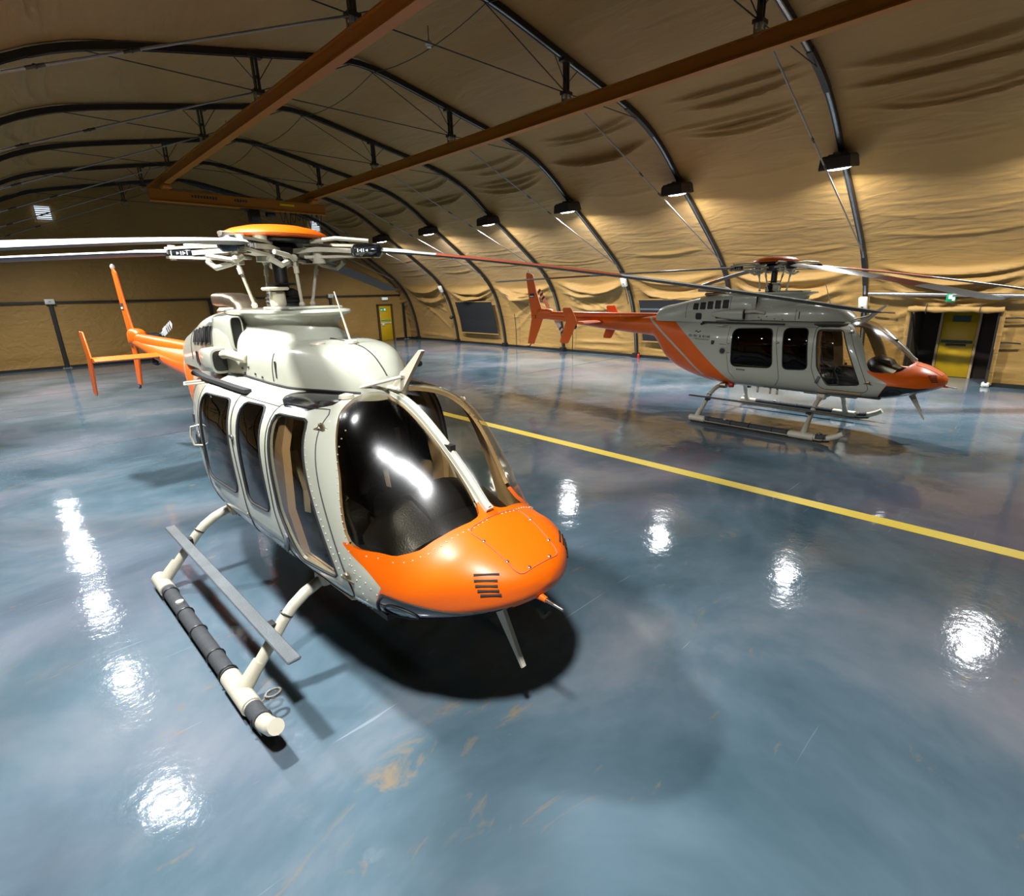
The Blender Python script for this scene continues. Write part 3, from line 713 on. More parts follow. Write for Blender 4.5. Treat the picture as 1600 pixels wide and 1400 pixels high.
def split(V, F, L, fn, ok, newlab):
    val = fn(np.array(V)); V = list(V); cache = {}; F2 = []; L2 = []
    val = list(val)
    def cut(i, j):
        k = (min(i, j), max(i, j))
        if k not in cache:
            t = val[i]/(val[i]-val[j]); cache[k] = len(V); V.append(np.asarray(V[i])*(1-t)+np.asarray(V[j])*t); val.append(0.0)
        return cache[k]
    for f, l in zip(F, L):
        if not ok(l): F2.append(f); L2.append(l); continue
        s = [val[i] > 0 for i in f]
        if all(s): F2.append(f); L2.append(newlab(l)); continue
        if not any(s): F2.append(f); L2.append(l); continue
        A_, B_ = [], []; n = len(f)
        for k in range(n):
            i, j = f[k], f[(k+1) % n]
            (A_ if s[k] else B_).append(i)
            if s[k] != s[(k+1) % n]:
                c = cut(i, j); A_.append(c); B_.append(c)
        if len(A_) > 2: F2.append(tuple(A_)); L2.append(newlab(l))
        if len(B_) > 2: F2.append(tuple(B_)); L2.append(l)
    return V, F2, L2
def vnormals(V, F):
    V = np.asarray(V); Nn = np.zeros_like(V)
    for f in F:
        a = V[f[0]]
        for k in range(1, len(f)-1):
            c = np.cross(V[f[k]]-a, V[f[k+1]]-a)
            Nn[f[0]] += c; Nn[f[k]] += c; Nn[f[k+1]] += c
    l = np.linalg.norm(Nn, axis=1); l[l == 0] = 1; return Nn/l[:, None]
def build_fuselage(root):
    xs = np.concatenate([2.925-.16*(1-np.cos(np.linspace(0, math.pi/2, 10))), np.arange(2.745, -.5, -.03), np.arange(-.5, -2.6, -.045), np.arange(-2.6, -6.25, -.16), [-6.3, -6.33, -6.36]])
    m_ = 128; th = np.linspace(-math.pi/2, 1.5*math.pi, m_, endpoint=False)
    # even out spacing of the superellipse parameter
    th = th+.0*th
    V = []
    for x in xs:
        t, b, w_, zc, a, d = [float(q) for q in secp(np.array([x]))]
        tt = np.linspace(-math.pi/2, 1.5*math.pi, 1440)
        yy, zz = sup(tt, w_, zc, t, b, a, d)
        ll = np.concatenate([[0], np.cumsum(np.hypot(np.diff(yy), np.diff(zz)))]); q = np.linspace(0, ll[-1], m_, endpoint=False)
        y_ = np.interp(q, ll, yy); z_ = np.interp(q, ll, zz)
        V += [np.array([x, y_[k], z_[k]]) for k in range(m_)]
    F = []
    for i in range(len(xs)-1):
        for j in range(m_): F.append((i*m_+j, (i+1)*m_+j, (i+1)*m_+(j+1) % m_, i*m_+(j+1) % m_))
    F.append(tuple(range(m_))); F.append(tuple(reversed(range((len(xs)-1)*m_, len(xs)*m_))))
    L = ['white']*len(F)
    wh = lambda l: l == 'white'
    for fn, lb in ((fw_front, 'ws'), (side(f_rear), 'rear'), (side(f_mid), 'mid'), (side(f_front), 'front'), (fbrow, 'brow')):
        V, F, L = split(V, F, L, fn, wh, lambda l, lb=lb: lb)
    V, F, L = split(V, F, L, fchin, wh, lambda l: 'chin')
    V, F, L = split(V, F, L, fnose, wh, lambda l: 'orange')
    V, F, L = split(V, F, L, frear, wh, lambda l: 'orange2')
    V, F, L = split(V, F, L, fstripe, lambda l: l == 'orange2', lambda l: 'white')
    V = np.array(V); Nn = vnormals(V, F)
    if Nn[len(V)//3] @ (V[len(V)//3]-np.array([V[len(V)//3][0], 0, 1.3])) < 0:
        Nn = -Nn; F = [tuple(reversed(f)) for f in F]
    PANES = ('ws', 'rear', 'mid', 'front', 'brow')
    def sub(cond, off=None):
        mp = {}; VV = []; FF = []; idx = []
        for k, (f, l) in enumerate(zip(F, L)):
            if not cond(l, V[list(f)].mean(0)): continue
            q = []
            for i in f:
                if i not in mp: mp[i] = len(VV); VV.append(V[i]+(Nn[i]*off[i] if off is not None else 0)); idx.append(i)
                q.append(mp[i])
            FF.append(tuple(q))
        return VV, FF, mp, idx
    # outer skin with rims at the openings
    VV, FF, mp, _ = sub(lambda l, c: l not in PANES)
    mi = [{'white': 0, 'orange': 1, 'orange2': 1, 'chin': 2}[l] for l in L if l not in PANES]
    edges = {}
    for f, l in zip(F, L):
        for k in range(len(f)):
            e = (f[k], f[(k+1) % len(f)]); edges[e] = l
    TH = .028
    for (a, b), l in list(edges.items()):
        l2 = edges.get((b, a))
        if l2 is not None and l in PANES and l2 not in PANES:
            o = len(VV); VV += [V[a], V[b], V[b]-Nn[b]*TH, V[a]-Nn[a]*TH]; FF.append((o, o+1, o+2, o+3)); mi.append({'chin': 2, 'orange': 1}.get(l2, 0) if l != 'ws' else (1 if l2 == 'orange' else 3))
    fus = mesh_obj('fuselage', VV, FF, ['white_paint', 'orange_paint', 'grey_gloss', 'beige'], root, mi, sharp=40)
    # cabin lining
    VI, FI, _, _ = sub(lambda l, c: l not in PANES and .25 < c[0] < 2.5, np.full(len(V), -TH))
    mesh_obj('cabin_lining', VI, [tuple(reversed(f)) for f in FI], 'beige', root)
    # glass panes
    def pane(name, lb, sy, mat, bulge, fn):
        off = np.full(len(V), -.006)
        if bulge:
            dd = np.clip(fn(V), 0, .26)/.26; off = -.004+bulge*(1-(1-dd)**2)
        a, b_, _, _ = sub(lambda l, c: l == lb and c[1]*sy > 0, off)
        return mesh_obj(name, a, b_, mat, root)
    for sy in (-1, 1):
        pane('windshield', 'ws', sy, 'glass_clear', .085, fw_front)
        pane('rear_window', 'rear', sy, 'glass_dark', .012, side(f_rear)); pane('cabin_window', 'mid', sy, 'glass_dark', .012, side(f_mid))
        pane('door_window', 'front', sy, 'glass_door', .01, side(f_front)); pane('eyebrow_window', 'brow', sy, 'black_gloss', .015, fbrow)
    return fus
def skin_path(pts, sy, off=.002, n=10):
    """polyline in (x,z) on one side of the cabin, resampled and laid on the skin"""
    P = np.array(pts, float); s = np.concatenate([[0], np.cumsum(np.hypot(*np.diff(P, axis=0).T))]); q = np.linspace(0, s[-1], max(2, int(s[-1]/.04)))
    X, Z = np.interp(q, s, P[:, 0]), np.interp(q, s, P[:, 1]); return [(x, sy*(body_y(x, z)+off), z) for x, z in zip(X, Z)]
def round_pts(poly, r, n=5):
    out = []; k = len(poly)
    for i in range(k):
        a, b, c = [np.array(p, float) for p in (poly[i-1], poly[i], poly[(i+1) % k])]
        d1 = (a-b)/np.linalg.norm(a-b); d2 = (c-b)/np.linalg.norm(c-b); p1 = b+d1*r; p2 = b+d2*r
        for t in np.linspace(0, 1, n): out.append(tuple((1-t)**2*p1+2*t*(1-t)*b+t*t*p2))
    out.append(out[0]); return out

def loft(stations, m_=64, bottom=True):
    """stations: list of (list of 3D points); returns V,F"""
    V = [p for s in stations for p in s]; n = len(stations[0]); F = []
    for i in range(len(stations)-1):
        for j in range(n): F.append((i*n+j, i*n+(j+1) % n, (i+1)*n+(j+1) % n, (i+1)*n+j))
    F += [tuple(reversed(range(n))), tuple(range((len(stations)-1)*n, len(stations)*n))]
    return V, F
CW = np.array([  # cowling: x, top, half width, n
 (1.53, 1.98, .10, 2.4), (1.50, 2.035, .135, 2.6), (1.44, 2.10, .19, 2.9), (1.34, 2.175, .25, 3.8), (1.2, 2.225, .31, 4.6), (1.0, 2.25, .375, 4.8), (.8, 2.262, .405, 4.6), (.55, 2.27, .41, 4.2), (.3, 2.285, .405, 3.8),
 (.12, 2.31, .40, 3.2), (-.02, 2.33, .395, 3.2), (-.12, 2.36, .40, 3.8), (-.22, 2.43, .425, 5.5), (-.4, 2.455, .43, 5.5), (-.8, 2.455, .415, 5.0), (-1.2, 2.42, .39, 4.4), (-1.6, 2.345, .35, 3.8), (-2.0, 2.265, .33, 3.0), (-2.36, 2.185, .255, 2.8), (-2.45, 2.10, .2, 2.4), (-2.47, 2.02, .15, 2.2)])
def cowl_y(x, z):
    t, w_, n = [float(pchip(CW[:, 0], CW[:, k], [x])[0]) for k in (1, 2, 3)]; f = min(1, max(0, (z-1.9)/(t-1.9))); return w_*max(0, 1-f**n)**(1/n)
def build_cowling(root):
    xs = np.concatenate([np.linspace(1.53, 1.2, 12), np.linspace(1.15, .15, 22), np.linspace(.12, -.24, 12), np.linspace(-.3, -2.3, 30), np.linspace(-2.35, -2.47, 6)])
    st = []
    for x in xs:
        t, w_, n = [float(pchip(CW[:, 0], CW[:, k], [x])[0]) for k in (1, 2, 3)]
        a = np.linspace(0, math.pi, 200); y_ = w_*np.sign(np.cos(a))*np.abs(np.cos(a))**(2/n); z_ = 1.9+(t-1.9)*np.abs(np.sin(a))**(2/n)
        l = np.concatenate([[0], np.cumsum(np.hypot(np.diff(y_), np.diff(z_)))]); q = np.linspace(0, l[-1], 56)
        st.append([(x, float(y), float(z)) for y, z in zip(np.interp(q, l, y_), np.interp(q, l, z_))])
    V, F = loft(st); c = mesh_obj('engine_cowling', V, [tuple(reversed(f)) for f in F], 'white_paint', root, sharp=50)
    # mushroom shaped transmission deck
    st = []
    for s_, z in ((1.0, 2.20), (.93, 2.26), (.86, 2.31), (.82, 2.36), (.83, 2.40), (.9, 2.43), (.985, 2.445), (1.0, 2.457), (.985, 2.472), (.9, 2.478)):
        ring = []
        for k in range(64):
            a = 2*math.pi*k/64; ca, sa = math.cos(a), math.sin(a)
            ring.append((-.05+s_*.86*math.copysign(abs(ca)**.8, ca), s_*.345*math.copysign(abs(sa)**.75, sa), z))
        st.append(ring)
    V, F = loft(st); mesh_obj('transmission_fairing', V, F, 'white_paint', root, sharp=50)
    MB().box((.38, -.02, 2.49), (.5, .42, .02), ch=.008).build('access_panel', 'white_paint', c)
    # seams
    for x0, z1 in ((.62, 2.18), (-.62, 2.4), (-1.62, 2.28)):
        for sy in (-1, 1): MB().tube([(x0, sy*(cowl_y(x0, z)+.002), z) for z in np.linspace(1.98, z1, 10)], .0035, 5).build('panel_seam', 'text_dark', c)
    MB().tube([(x, 0, float(pchip(CW[:, 0], CW[:, 1], [x])[0])+.001) for x in np.linspace(1.49, .72, 20)], .005, 6).build('panel_seam', 'text_dark', c)
    base = MB()
    for sy in (-1, 1): base.tube([(x, sy*(cowl_y(x, 1.975)+.004), body_top(x, cowl_y(x, 1.975))+.01) for x in np.linspace(1.45, -.9, 40)], .007, 6)
    base.build('cowling_gasket', 'rubber', c)
    # latches / fasteners
    fa = MB()
    for sy in (-1, 1):
        for x, z in ((.02, 2.25), (.02, 2.12), (.1, 2.04), (.25, 2.0), (-.05, 2.02), (.0, 1.985), (.4, 1.99), (-.2, 2.1)): fa.box((x, sy*(cowl_y(x, z)+.002), z), (.025, .008, .014))
        fa.box((.68, sy*(cowl_y(.68, 2.07)+.002), 2.07), (.014, .01, .12))
    fa.build('fasteners', 'text_dark', c, smooth=False)
    # air intakes (both sides) on the corner of the engine bay
    def cowl_panel(name, x0, x1, z0, z1, r, mat, parent, off=.004, sy=-1, frame=0):
        pts = round_pts([(x0, z0), (x1, z0), (x1, z1), (x0, z1)], r, 5)[:-1]
        mb_ = MB(); n = len(pts); cx_, cz_ = (x0+x1)/2, (z0+z1)/2; VV = []; FF = []
        P = [(x, sy*(cowl_y(x, z)+off), z) for x, z in pts]
        for s_ in (1, .8, .6, .4, .2, .01):
            for x, z in pts:
                x, z = cx_+(x-cx_)*s_, cz_+(z-cz_)*s_; VV.append((x, sy*(cowl_y(x, z)+off), z))
        for r_ in range(5):
            for i in range(n):
                q = (r_*n+i, r_*n+(i+1) % n, (r_+1)*n+(i+1) % n, (r_+1)*n+i); FF.append(q if sy < 0 else q[::-1])
        mb_.add(VV, FF)
        if frame: mb_.tube(P, frame, 6, closed=True)
        return mb_.build(name, mat, parent)
    for sy in (-1, 1):
        def rr(ix, x): return [(x, sy*(.362+(.052-ix)*math.copysign(abs(math.cos(a))**.45, math.cos(a))), 2.29+(.14-ix)*math.copysign(abs(math.sin(a))**.45, math.sin(a))) for a in [2*math.pi*k/32 for k in range(32)]]
        V, F = loft([rr(.01, -.6), rr(0, -.35), rr(0, -.13), rr(.004, -.12), rr(.010, -.12), rr(.013, -.13)])
        it = mesh_obj('air_intake', V, F, 'white_paint', root, sharp=45)
        V, F = loft([rr(.012, -.14), rr(.0125, -.127)]); mesh_obj('intake_mouth', V, F, 'black_matte', it)
        # side scoop with open mouth
        st = []
        for x, s_ in ((-.30, 1.0), (-.34, 1.03), (-.5, 1.0), (-.75, .8), (-1.0, .35)):
            yc = cowl_y(x, 2.07)+.035*s_; st.append([(x, sy*(yc+.085*s_*math.copysign(abs(math.cos(a))**.6, math.cos(a))), 2.07+.105*s_*math.copysign(abs(math.sin(a))**.6, math.sin(a))) for a in [2*math.pi*k/24 for k in range(24)]])
        V, F = loft(st); sc_ = mesh_obj('side_scoop', V, F, 'white_paint', root, sharp=50)
        yc = cowl_y(-.3, 2.07)+.04
        MB().add([(-.297, sy*(yc+.065*math.copysign(abs(math.cos(a))**.6, math.cos(a))), 2.07+.085*math.copysign(abs(math.sin(a))**.6, math.sin(a))) for a in [2*math.pi*k/24 for k in range(24)]], [tuple(range(24))]).build('scoop_mouth', 'black_matte', sc_)
        MB().tube([(-.29, sy*(yc-.02), 2.12), (-.1, sy*(yc+.0), 2.14), (.05, sy*(cowl_y(.05, 2.1)+.0), 2.1)], .035, 10).build('bleed_pipe', 'cream_metal', root)
        for k in range(5):
            x0 = -1.45+.168*k; z0, z1 = 2.155+.008*k, 2.275+.018*k
            cowl_panel('louvre', x0, x0+.115, z0, min(z1, 2.34), .012, 'black_matte', c, .004, sy, .006)
        cowl_panel('oil_vent', -1.37, -1.24, 1.96, 2.08, .03, 'black_matte', c, .004, sy, .006)
        cowl_panel('drain_slot', -.92, -.62, 1.985, 2.055, .02, 'black_matte', c, .004, sy)
    # exhaust duct
    ex = [(-.85, 0, 2.40), (-.88, 0, 2.48), (-.98, 0, 2.53), (-1.2, 0, 2.555), (-1.5, 0, 2.56)]
    st = []
    for k, p in enumerate(ex):
        d = Vector(ex[min(k+1, 4)])-Vector(ex[max(k-1, 0)]); d.normalize(); up = Vector((0, 1, 0)).cross(d)*-1
        st.append([tuple(Vector(p)+Vector((0, 1, 0))*.12*math.copysign(abs(math.cos(a))**.5, math.cos(a))+up*.065*math.copysign(abs(math.sin(a))**.5, math.sin(a))) for a in [2*math.pi*q/24 for q in range(24)]])
    V, F = loft(st); e = mesh_obj('exhaust_duct', V, F, 'exhaust_metal', root, sharp=50); 
    MB().box((-1.1, 0, 2.45), (.5, .28, .07), ch=.03).build('heat_shield', 'exhaust_metal', e)

# rotor ------------------------------------------------------------
def blade_mesh(r0, r1, chord, droop, red=(1.75, 3.4), tipw=True, nst=60):
    prof = [(.5, .0), (.42, .028), (.25, .045), (0, .047), (-.3, .028), (-.5, .002), (-.3, -.012), (0, -.022), (.25, -.024), (.42, -.016)]
    rs = sorted(set(list(np.linspace(r0, r1-.02, nst))+[r1]+list(red)))
    V = []; F = []; M_ = []; n = len(prof)
    for r in rs:
        t = (r-r0)/(r1-r0); z = -droop*t**1.2; tw = math.radians(4*(1-t)-1)
        cs = chord*(min(1, .62+(r-r0)/.3*.38) if r < r0+.3 else 1)*(1 if r < r1-.01 else .75); th_ = chord*(1.35 if r < r0+.3 else 1.0)
        for a, b in prof:
            y, zz = a*cs+.05*chord, b*th_*1.6; V.append((r, y*math.cos(tw)-zz*math.sin(tw), z+y*math.sin(tw)+zz*math.cos(tw)))
    for i in range(len(rs)-1):
        rm = (rs[i]+rs[i+1])/2
        for j in range(n):
            F.append((i*n+j, i*n+(j+1) % n, (i+1)*n+(j+1) % n, (i+1)*n+j))
            M_.append(2 if j >= 5 else (1 if red[0] < rm < red[1] else 0))
    F += [tuple(reversed(range(n))), tuple(range((len(rs)-1)*n, len(rs)*n))]; M_ += [0, 0]
    return V, F, M_
def build_rotor(root, angles, droops):
    """angles in degrees about the mast, x forward = 0"""
    hub = MB()
    hub.cyl((0, 0, 2.44), (0, 0, 2.98), .055, n=20)
    hub.lathe([(.10, 2.84), (.16, 2.86), (.17, 2.95), (.14, 2.99), (.11, 3.03), (.09, 3.05)], n=24)
    h = hub.build('main_rotor_hub', ['dark_steel'], root)
    sw = MB().lathe([(.13, 2.478), (.14, 2.50), (.13, 2.52), (.145, 2.535), (.13, 2.55), (.145, 2.565), (.12, 2.58), (.13, 2.60), (.11, 2.62), (.08, 2.64)], n=28)
    sw.build('swashplate', 'black_matte', h)
    MB().box((.12, -.1, 2.56), (.12, .1, .14), ch=.02).box((.15, -.12, 2.635), (.16, .16, .025), ch=.008).build('actuator_support', 'cream_metal', h)
    MB().lathe([(.02, 2.66), (.11, 2.665), (.115, 2.68), (.02, 2.685)], n=24).build('wash_ring', 'dark_steel', h)
    # dome cap
    MB().lathe([(.30, 3.015), (.385, 3.02), (.40, 3.035), (.385, 3.055), (.32, 3.085), (.22, 3.108), (.1, 3.12), (.01, 3.122)], n=48).build('rotor_cap', 'orange_paint', h)
    bt = MB()
    for k in range(16):
        a = 2*math.pi*k/16; bt.cyl((.3*math.cos(a), .3*math.sin(a), 2.985), (.3*math.cos(a), .3*math.sin(a), 3.02), .014, n=8)
    bt.lathe([(.31, 2.985), (.32, 3.0), (.31, 3.016)], n=32); bt.build('cap_bolts', 'dark_steel', h)
    for ang, dr, rd in zip(angles, droops, ((1.28, 2.85), (3.5, 4.35), (1.28, 2.85) if 0 else (3.5, 4.35), (3.5, 4.35))):
        a = math.radians(ang); R = Matrix.Rotation(a, 3, 'Z')
        def place(o): o.rotation_euler = (0, 0, a); o.location = (0, 0, 2.92); return o
        V, F, M_ = blade_mesh(.80, 5.33, .275, dr, rd)
        place(mesh_obj('main_blade', V, F, ['blade_white', 'blade_red', 'blade_dark'], h, M_, sharp=60))
        g = MB()
        # yoke arm and grip plates
        g.strip([(.08, 0, .0), (.35, 0, .015), (.62, 0, .0)], .15, .035)
        for z in (.055, -.045): g.strip([(.22, 0, z*.9), (.4, .01, z*.9), (.62, .02, z*.8), (.82, .02, z*.65)], .10, .02)
        g.cyl((.32, 0, -.09), (.32, 0, .1), .05, n=14); g.cyl((.78, .04, -.05), (.78, .04, .06), .026, n=12)
        g.tube([(.22, .12, -.03), (.3, .17, -.09), (.42, .16, -.12), (.5, .1, -.07)], .022, 8)
        g.tube([(.3, -.1, .07), (.5, -.13, .09), (.75, -.1, .07)], .016, 8)
        place(g.build('blade_grip', 'cream_metal', h))
        d = MB().box((.72, -.02, 0), (.24, .17, .10), ch=.03); 
        place(d.build('damper', 'black_gloss', h))
        for yy in (.0655, -.106):
            lt = MB()
            for dx, hh in ((0, .026), (.018, .012), (.03, .026), (.046, .026), (.066, .01), (.076, .018)): lt.box((.66+dx, yy, .0), (.007, .004, hh))
            place(tag(lt.build('damper_marks', 'text_white', h, smooth=False), kind='stuff'))
        # pitch horn and pitch link
        p = MB().tube([(.48, .14, -.03), (.36, .2, -.05), (.25, .2, -.07)], .018, 8); place(p.build('pitch_horn', 'cream_metal', h))
        l = MB().cyl((.25, .2, -.05), (.17, .19, -.40), .013, n=10).ball((.25, .2, -.06), .03, 8).ball((.17, .19, -.41), .026, 8).cyl((.236, .2, -.12), (.225, .199, -.17), .02, n=8); place(l.build('pitch_link', 'cream_metal', h))
    return h

def prism_xz(poly, y0, y1, name, mat, root, bev=.008):
    o = MB().prism(poly, lambda a, b, t: (a, t, b), y0, y1).build(name, mat, root, smooth=False)
    if bev: b = o.modifiers.new('bevel', 'BEVEL'); b.width = bev; b.segments = 2; b.limit_method = 'ANGLE'
    return o
def build_tail(root, tr_angle):
    fin = [(-6.89, 3.03), (-6.86, 3.09), (-6.79, 3.10), (-6.61, 3.02), (-6.49, 2.59), (-6.32, 2.19), (-6.2, 1.97), (-6.36, 1.63), (-6.63, 1.14), (-6.88, 1.14), (-6.69, 1.87), (-6.81, 2.51)]
    f = prism_xz(fin, -.012, .018, 'vertical_fin', 'orange_paint', root, .008)
    MB().box((-6.66, -.016, 2.48), (.17, .008, .11)).build('registration_flag', 'text_dark', f, smooth=False)
    MB().box((-6.66, -.020, 2.455), (.15, .006, .03)).build('flag_stripe', 'text_white', f, smooth=False)
    MB().ball((-6.78, 0, 3.115), .035, 10, (1, 1, 1.4)).build('beacon', 'white_box', f)
    MB().box((-6.6, -.03, 1.9), (.16, .03, .1), ch=.012).build('fin_fitting', 'orange_paint', f)
    MB().tube([(-6.72, 0, 1.16), (-6.8, 0, 1.08), (-6.92, 0, 1.06)], .015, 8).build('tail_skid', 'blade_dark', root)
    # gearbox at the boom end
    st = []
    for x, r_ in ((-5.86, .09), (-5.92, .125), (-6.05, .14), (-6.25, .145), (-6.36, .13), (-6.42, .09)):
        st.append([(x, .01+r_*.8*math.copysign(abs(math.cos(a))**.7, math.cos(a)), 1.985+r_*math.copysign(abs(math.sin(a))**.7, math.sin(a))) for a in [2*math.pi*k/24 for k in range(24)]])
    V, F = loft(st); g = mesh_obj('tail_gearbox_fairing', V, F, 'orange_paint', root, sharp=50)
    MB().cyl((-6.25, .05, 1.99), (-6.25, .31, 1.99), .05, n=16).build('tail_gearbox', 'dark_steel', g)
    # tail rotor on the left side
    hub = MB().cyl((-6.25, .28, 1.99), (-6.25, .40, 1.99), .04, n=14).box((-6.25, .36, 1.99), (.16, .06, .09), ch=.015).build('tail_rotor_hub', 'dark_steel', root)
    for k in range(2):
        R = Matrix.Rotation(-math.radians(tr_angle+180*k), 3, 'Y'); mb_ = MB()
        segs = [(.10, .22, 0), (.22, .50, 0), (.50, .56, 1), (.56, .62, 0), (.62, .68, 1), (.68, .74, 0), (.74, .80, 1), (.80, .825, 0)]
        for a, b, m_ in segs:
            mb_.mat(m_); wdt = .13 if a > .2 else .07
            mb_.add([R @ Vector((r, y, z))+Vector((-6.25, .36, 1.99)) for r in (a, b) for y, z in ((.0, -wdt/2), (.02, wdt*.1), (.0, wdt/2), (-.012, wdt*.1))],
                    [(0, 1, 5, 4), (1, 2, 6, 5), (2, 3, 7, 6), (3, 0, 4, 7), (3, 2, 1, 0), (4, 5, 6, 7)])
        mb_.build('tail_rotor_blade', ['blade_white', 'text_dark'], hub, smooth=False)
    # stabiliser with end plates
    st = []
    for y in np.linspace(-.86, .86, 9):
        st.append([(-4.28+.30*a, y, 1.835+.30*b*1.2) for a, b in ((1.0, 0), (.8, .07), (.3, .10), (-.4, .06), (-1.0, .0), (-.4, -.05), (.3, -.08), (.8, -.06))])
    V, F = loft(st); mesh_obj('stabiliser', V, F, 'orange_paint', root, sharp=60)
    ep = [(-4.70, 2.15), (-4.66, 2.19), (-4.42, 2.19), (-4.34, 2.08), (-4.22, 1.86), (-4.5, 1.36), (-4.55, 1.33), (-4.76, 1.33), (-4.79, 1.37), (-4.58, 1.86)]
    for sy in (-1, 1): prism_xz(ep, sy*.86-.008, sy*.86+.008, 'end_plate', 'orange_paint', root, .004)
    MB().cyl((-5.05, -.02, 1.68), (-5.05, -.02, 1.78), .06, n=14).ball((-5.05, -.02, 1.67), .065, 12).build('anti_collision_light', 'black_gloss', root)
    # drive shaft cover on top of the boom
    st = []
    for x in np.linspace(-2.35, -6.0, 20):
        zt = float(pchip(SA[:, 0], SA[:, 1], [x])[0]); w_ = .095*(1 if x > -5.6 else .9); h_ = 2.055-(zt-.05)
        st.append([(x, w_*math.copysign(abs(math.cos(a))**.7, math.cos(a)), zt-.05+h_*math.sin(a)**.7) for a in np.linspace(0, math.pi, 14)])
    V, F = loft(st); mesh_obj('drive_shaft_cover', V, [tuple(reversed(q)) for q in F], 'orange_paint', root, sharp=50)

def build_skids(root):
    for sy in (-1, 1):
        y = sy*1.15
        path = [(-.93, y, .085), (-.2, y, .085), (.6, y, .085), (1.3, y, .085), (1.52, y, .09), (1.66, y, .115), (1.78, y, .17), (1.86, y, .225)]
        s = MB().tube(path, [.05]*7+[.046], 16).build('skid_tube', 'cream_metal', root)
        for x0, x1, x2 in ((-.92, -.6, -.78), (1.02, 1.42, 1.24)):
            q = MB().cyl((x0, y, .085), (x1, y, .085), .062, n=18); q.cyl((x2, y-sy*.0, .09), (x2, sy*1.01, .25), .056, .045, n=16); q.build('saddle', 'cream_metal', s)
        MB().tube([(-.58, y, .094), (.3, y, .094), (1.0, y, .094)], .053, 16).build('grip_sleeve', 'grip_tape', s)
        MB().tube([(1.45, y, .096), (1.53, y, .1), (1.62, y, .115)], .053, 16).build('grip_sleeve', 'grip_tape', s)
        MB().strip([(-.9, y, .022), (.6, y, .022), (1.5, y, .025), (1.66, y, .055)], .07, .022).build('wear_shoe', 'dark_steel', s, smooth=False)
        for x in (-.5, -.05, .3, .72, .98, 1.58):
            MB().tube([(x, y+.06*math.cos(a), .09+.06*math.sin(a)) for a in np.linspace(-.3, math.pi+.3, 10)], .006, 6).build('clamp', 'fitting', s)
        MB().tube([(1.47+.0*math.cos(a)+.035*math.cos(a), y-sy*.12+.045*math.sin(a), .14) for a in np.linspace(0, 2*math.pi, 17)[:-1]], .012, 6, closed=True).cyl((1.47, y-sy*.05, .12), (1.47, y-sy*.09, .135), .01, n=6).build('mooring_ring', 'steel', s)
        MB().cyl((-.18, y, .14), (-.18, y, .16), .03, n=12).build('wheel_lug', 'cream_metal', s)
        # step plate
        sp = MB().box((.33, sy*.955, .485), (2.82, .085, .02), ch=.008).build('step', 'step_grey', root)
        k = MB()
        for x in (-.68, 1.22): k.box((x, sy*.925, .45), (.07, .1, .05))
        k.build('step_clamps', 'dark_steel', sp, smooth=False)
    for xa, xb in ((1.26, 1.24), (-.58, -.78)):
        pts = []
        prof = [(0, .655), (.3, .66), (.45, .662), (.56, .645), (.66, .605), (.75, .545), (.83, .465), (.9, .375), (1.0, .255), (1.09, .14)]
        P = np.array([(-a, b) for a, b in reversed(prof)]+prof[1:])
        for q in P: pts.append((xa+(xb-xa)*min(1, abs(q[0])/1.1), q[0], q[1]))
        c = MB().tube(pts, .04, 16).build('cross_tube', 'cream_metal', root)
        for sy in (-1, 1):
            MB().box((xa, sy*.5, .68), (.14, .12, .1), ch=.015).build('cross_tube_clamp', 'cream_metal' if xa > 0 else 'exhaust_metal', c)
            t = .78; MB().tube([(xa+(xb-xa)*.72+.045*math.cos(a), sy*(.80+.03*math.sin(a)), .505+.03*math.sin(a)) for a in np.linspace(0, 2*math.pi, 13)[:-1]], .006, 6, closed=True).build('band_clamp', 'fitting', c)

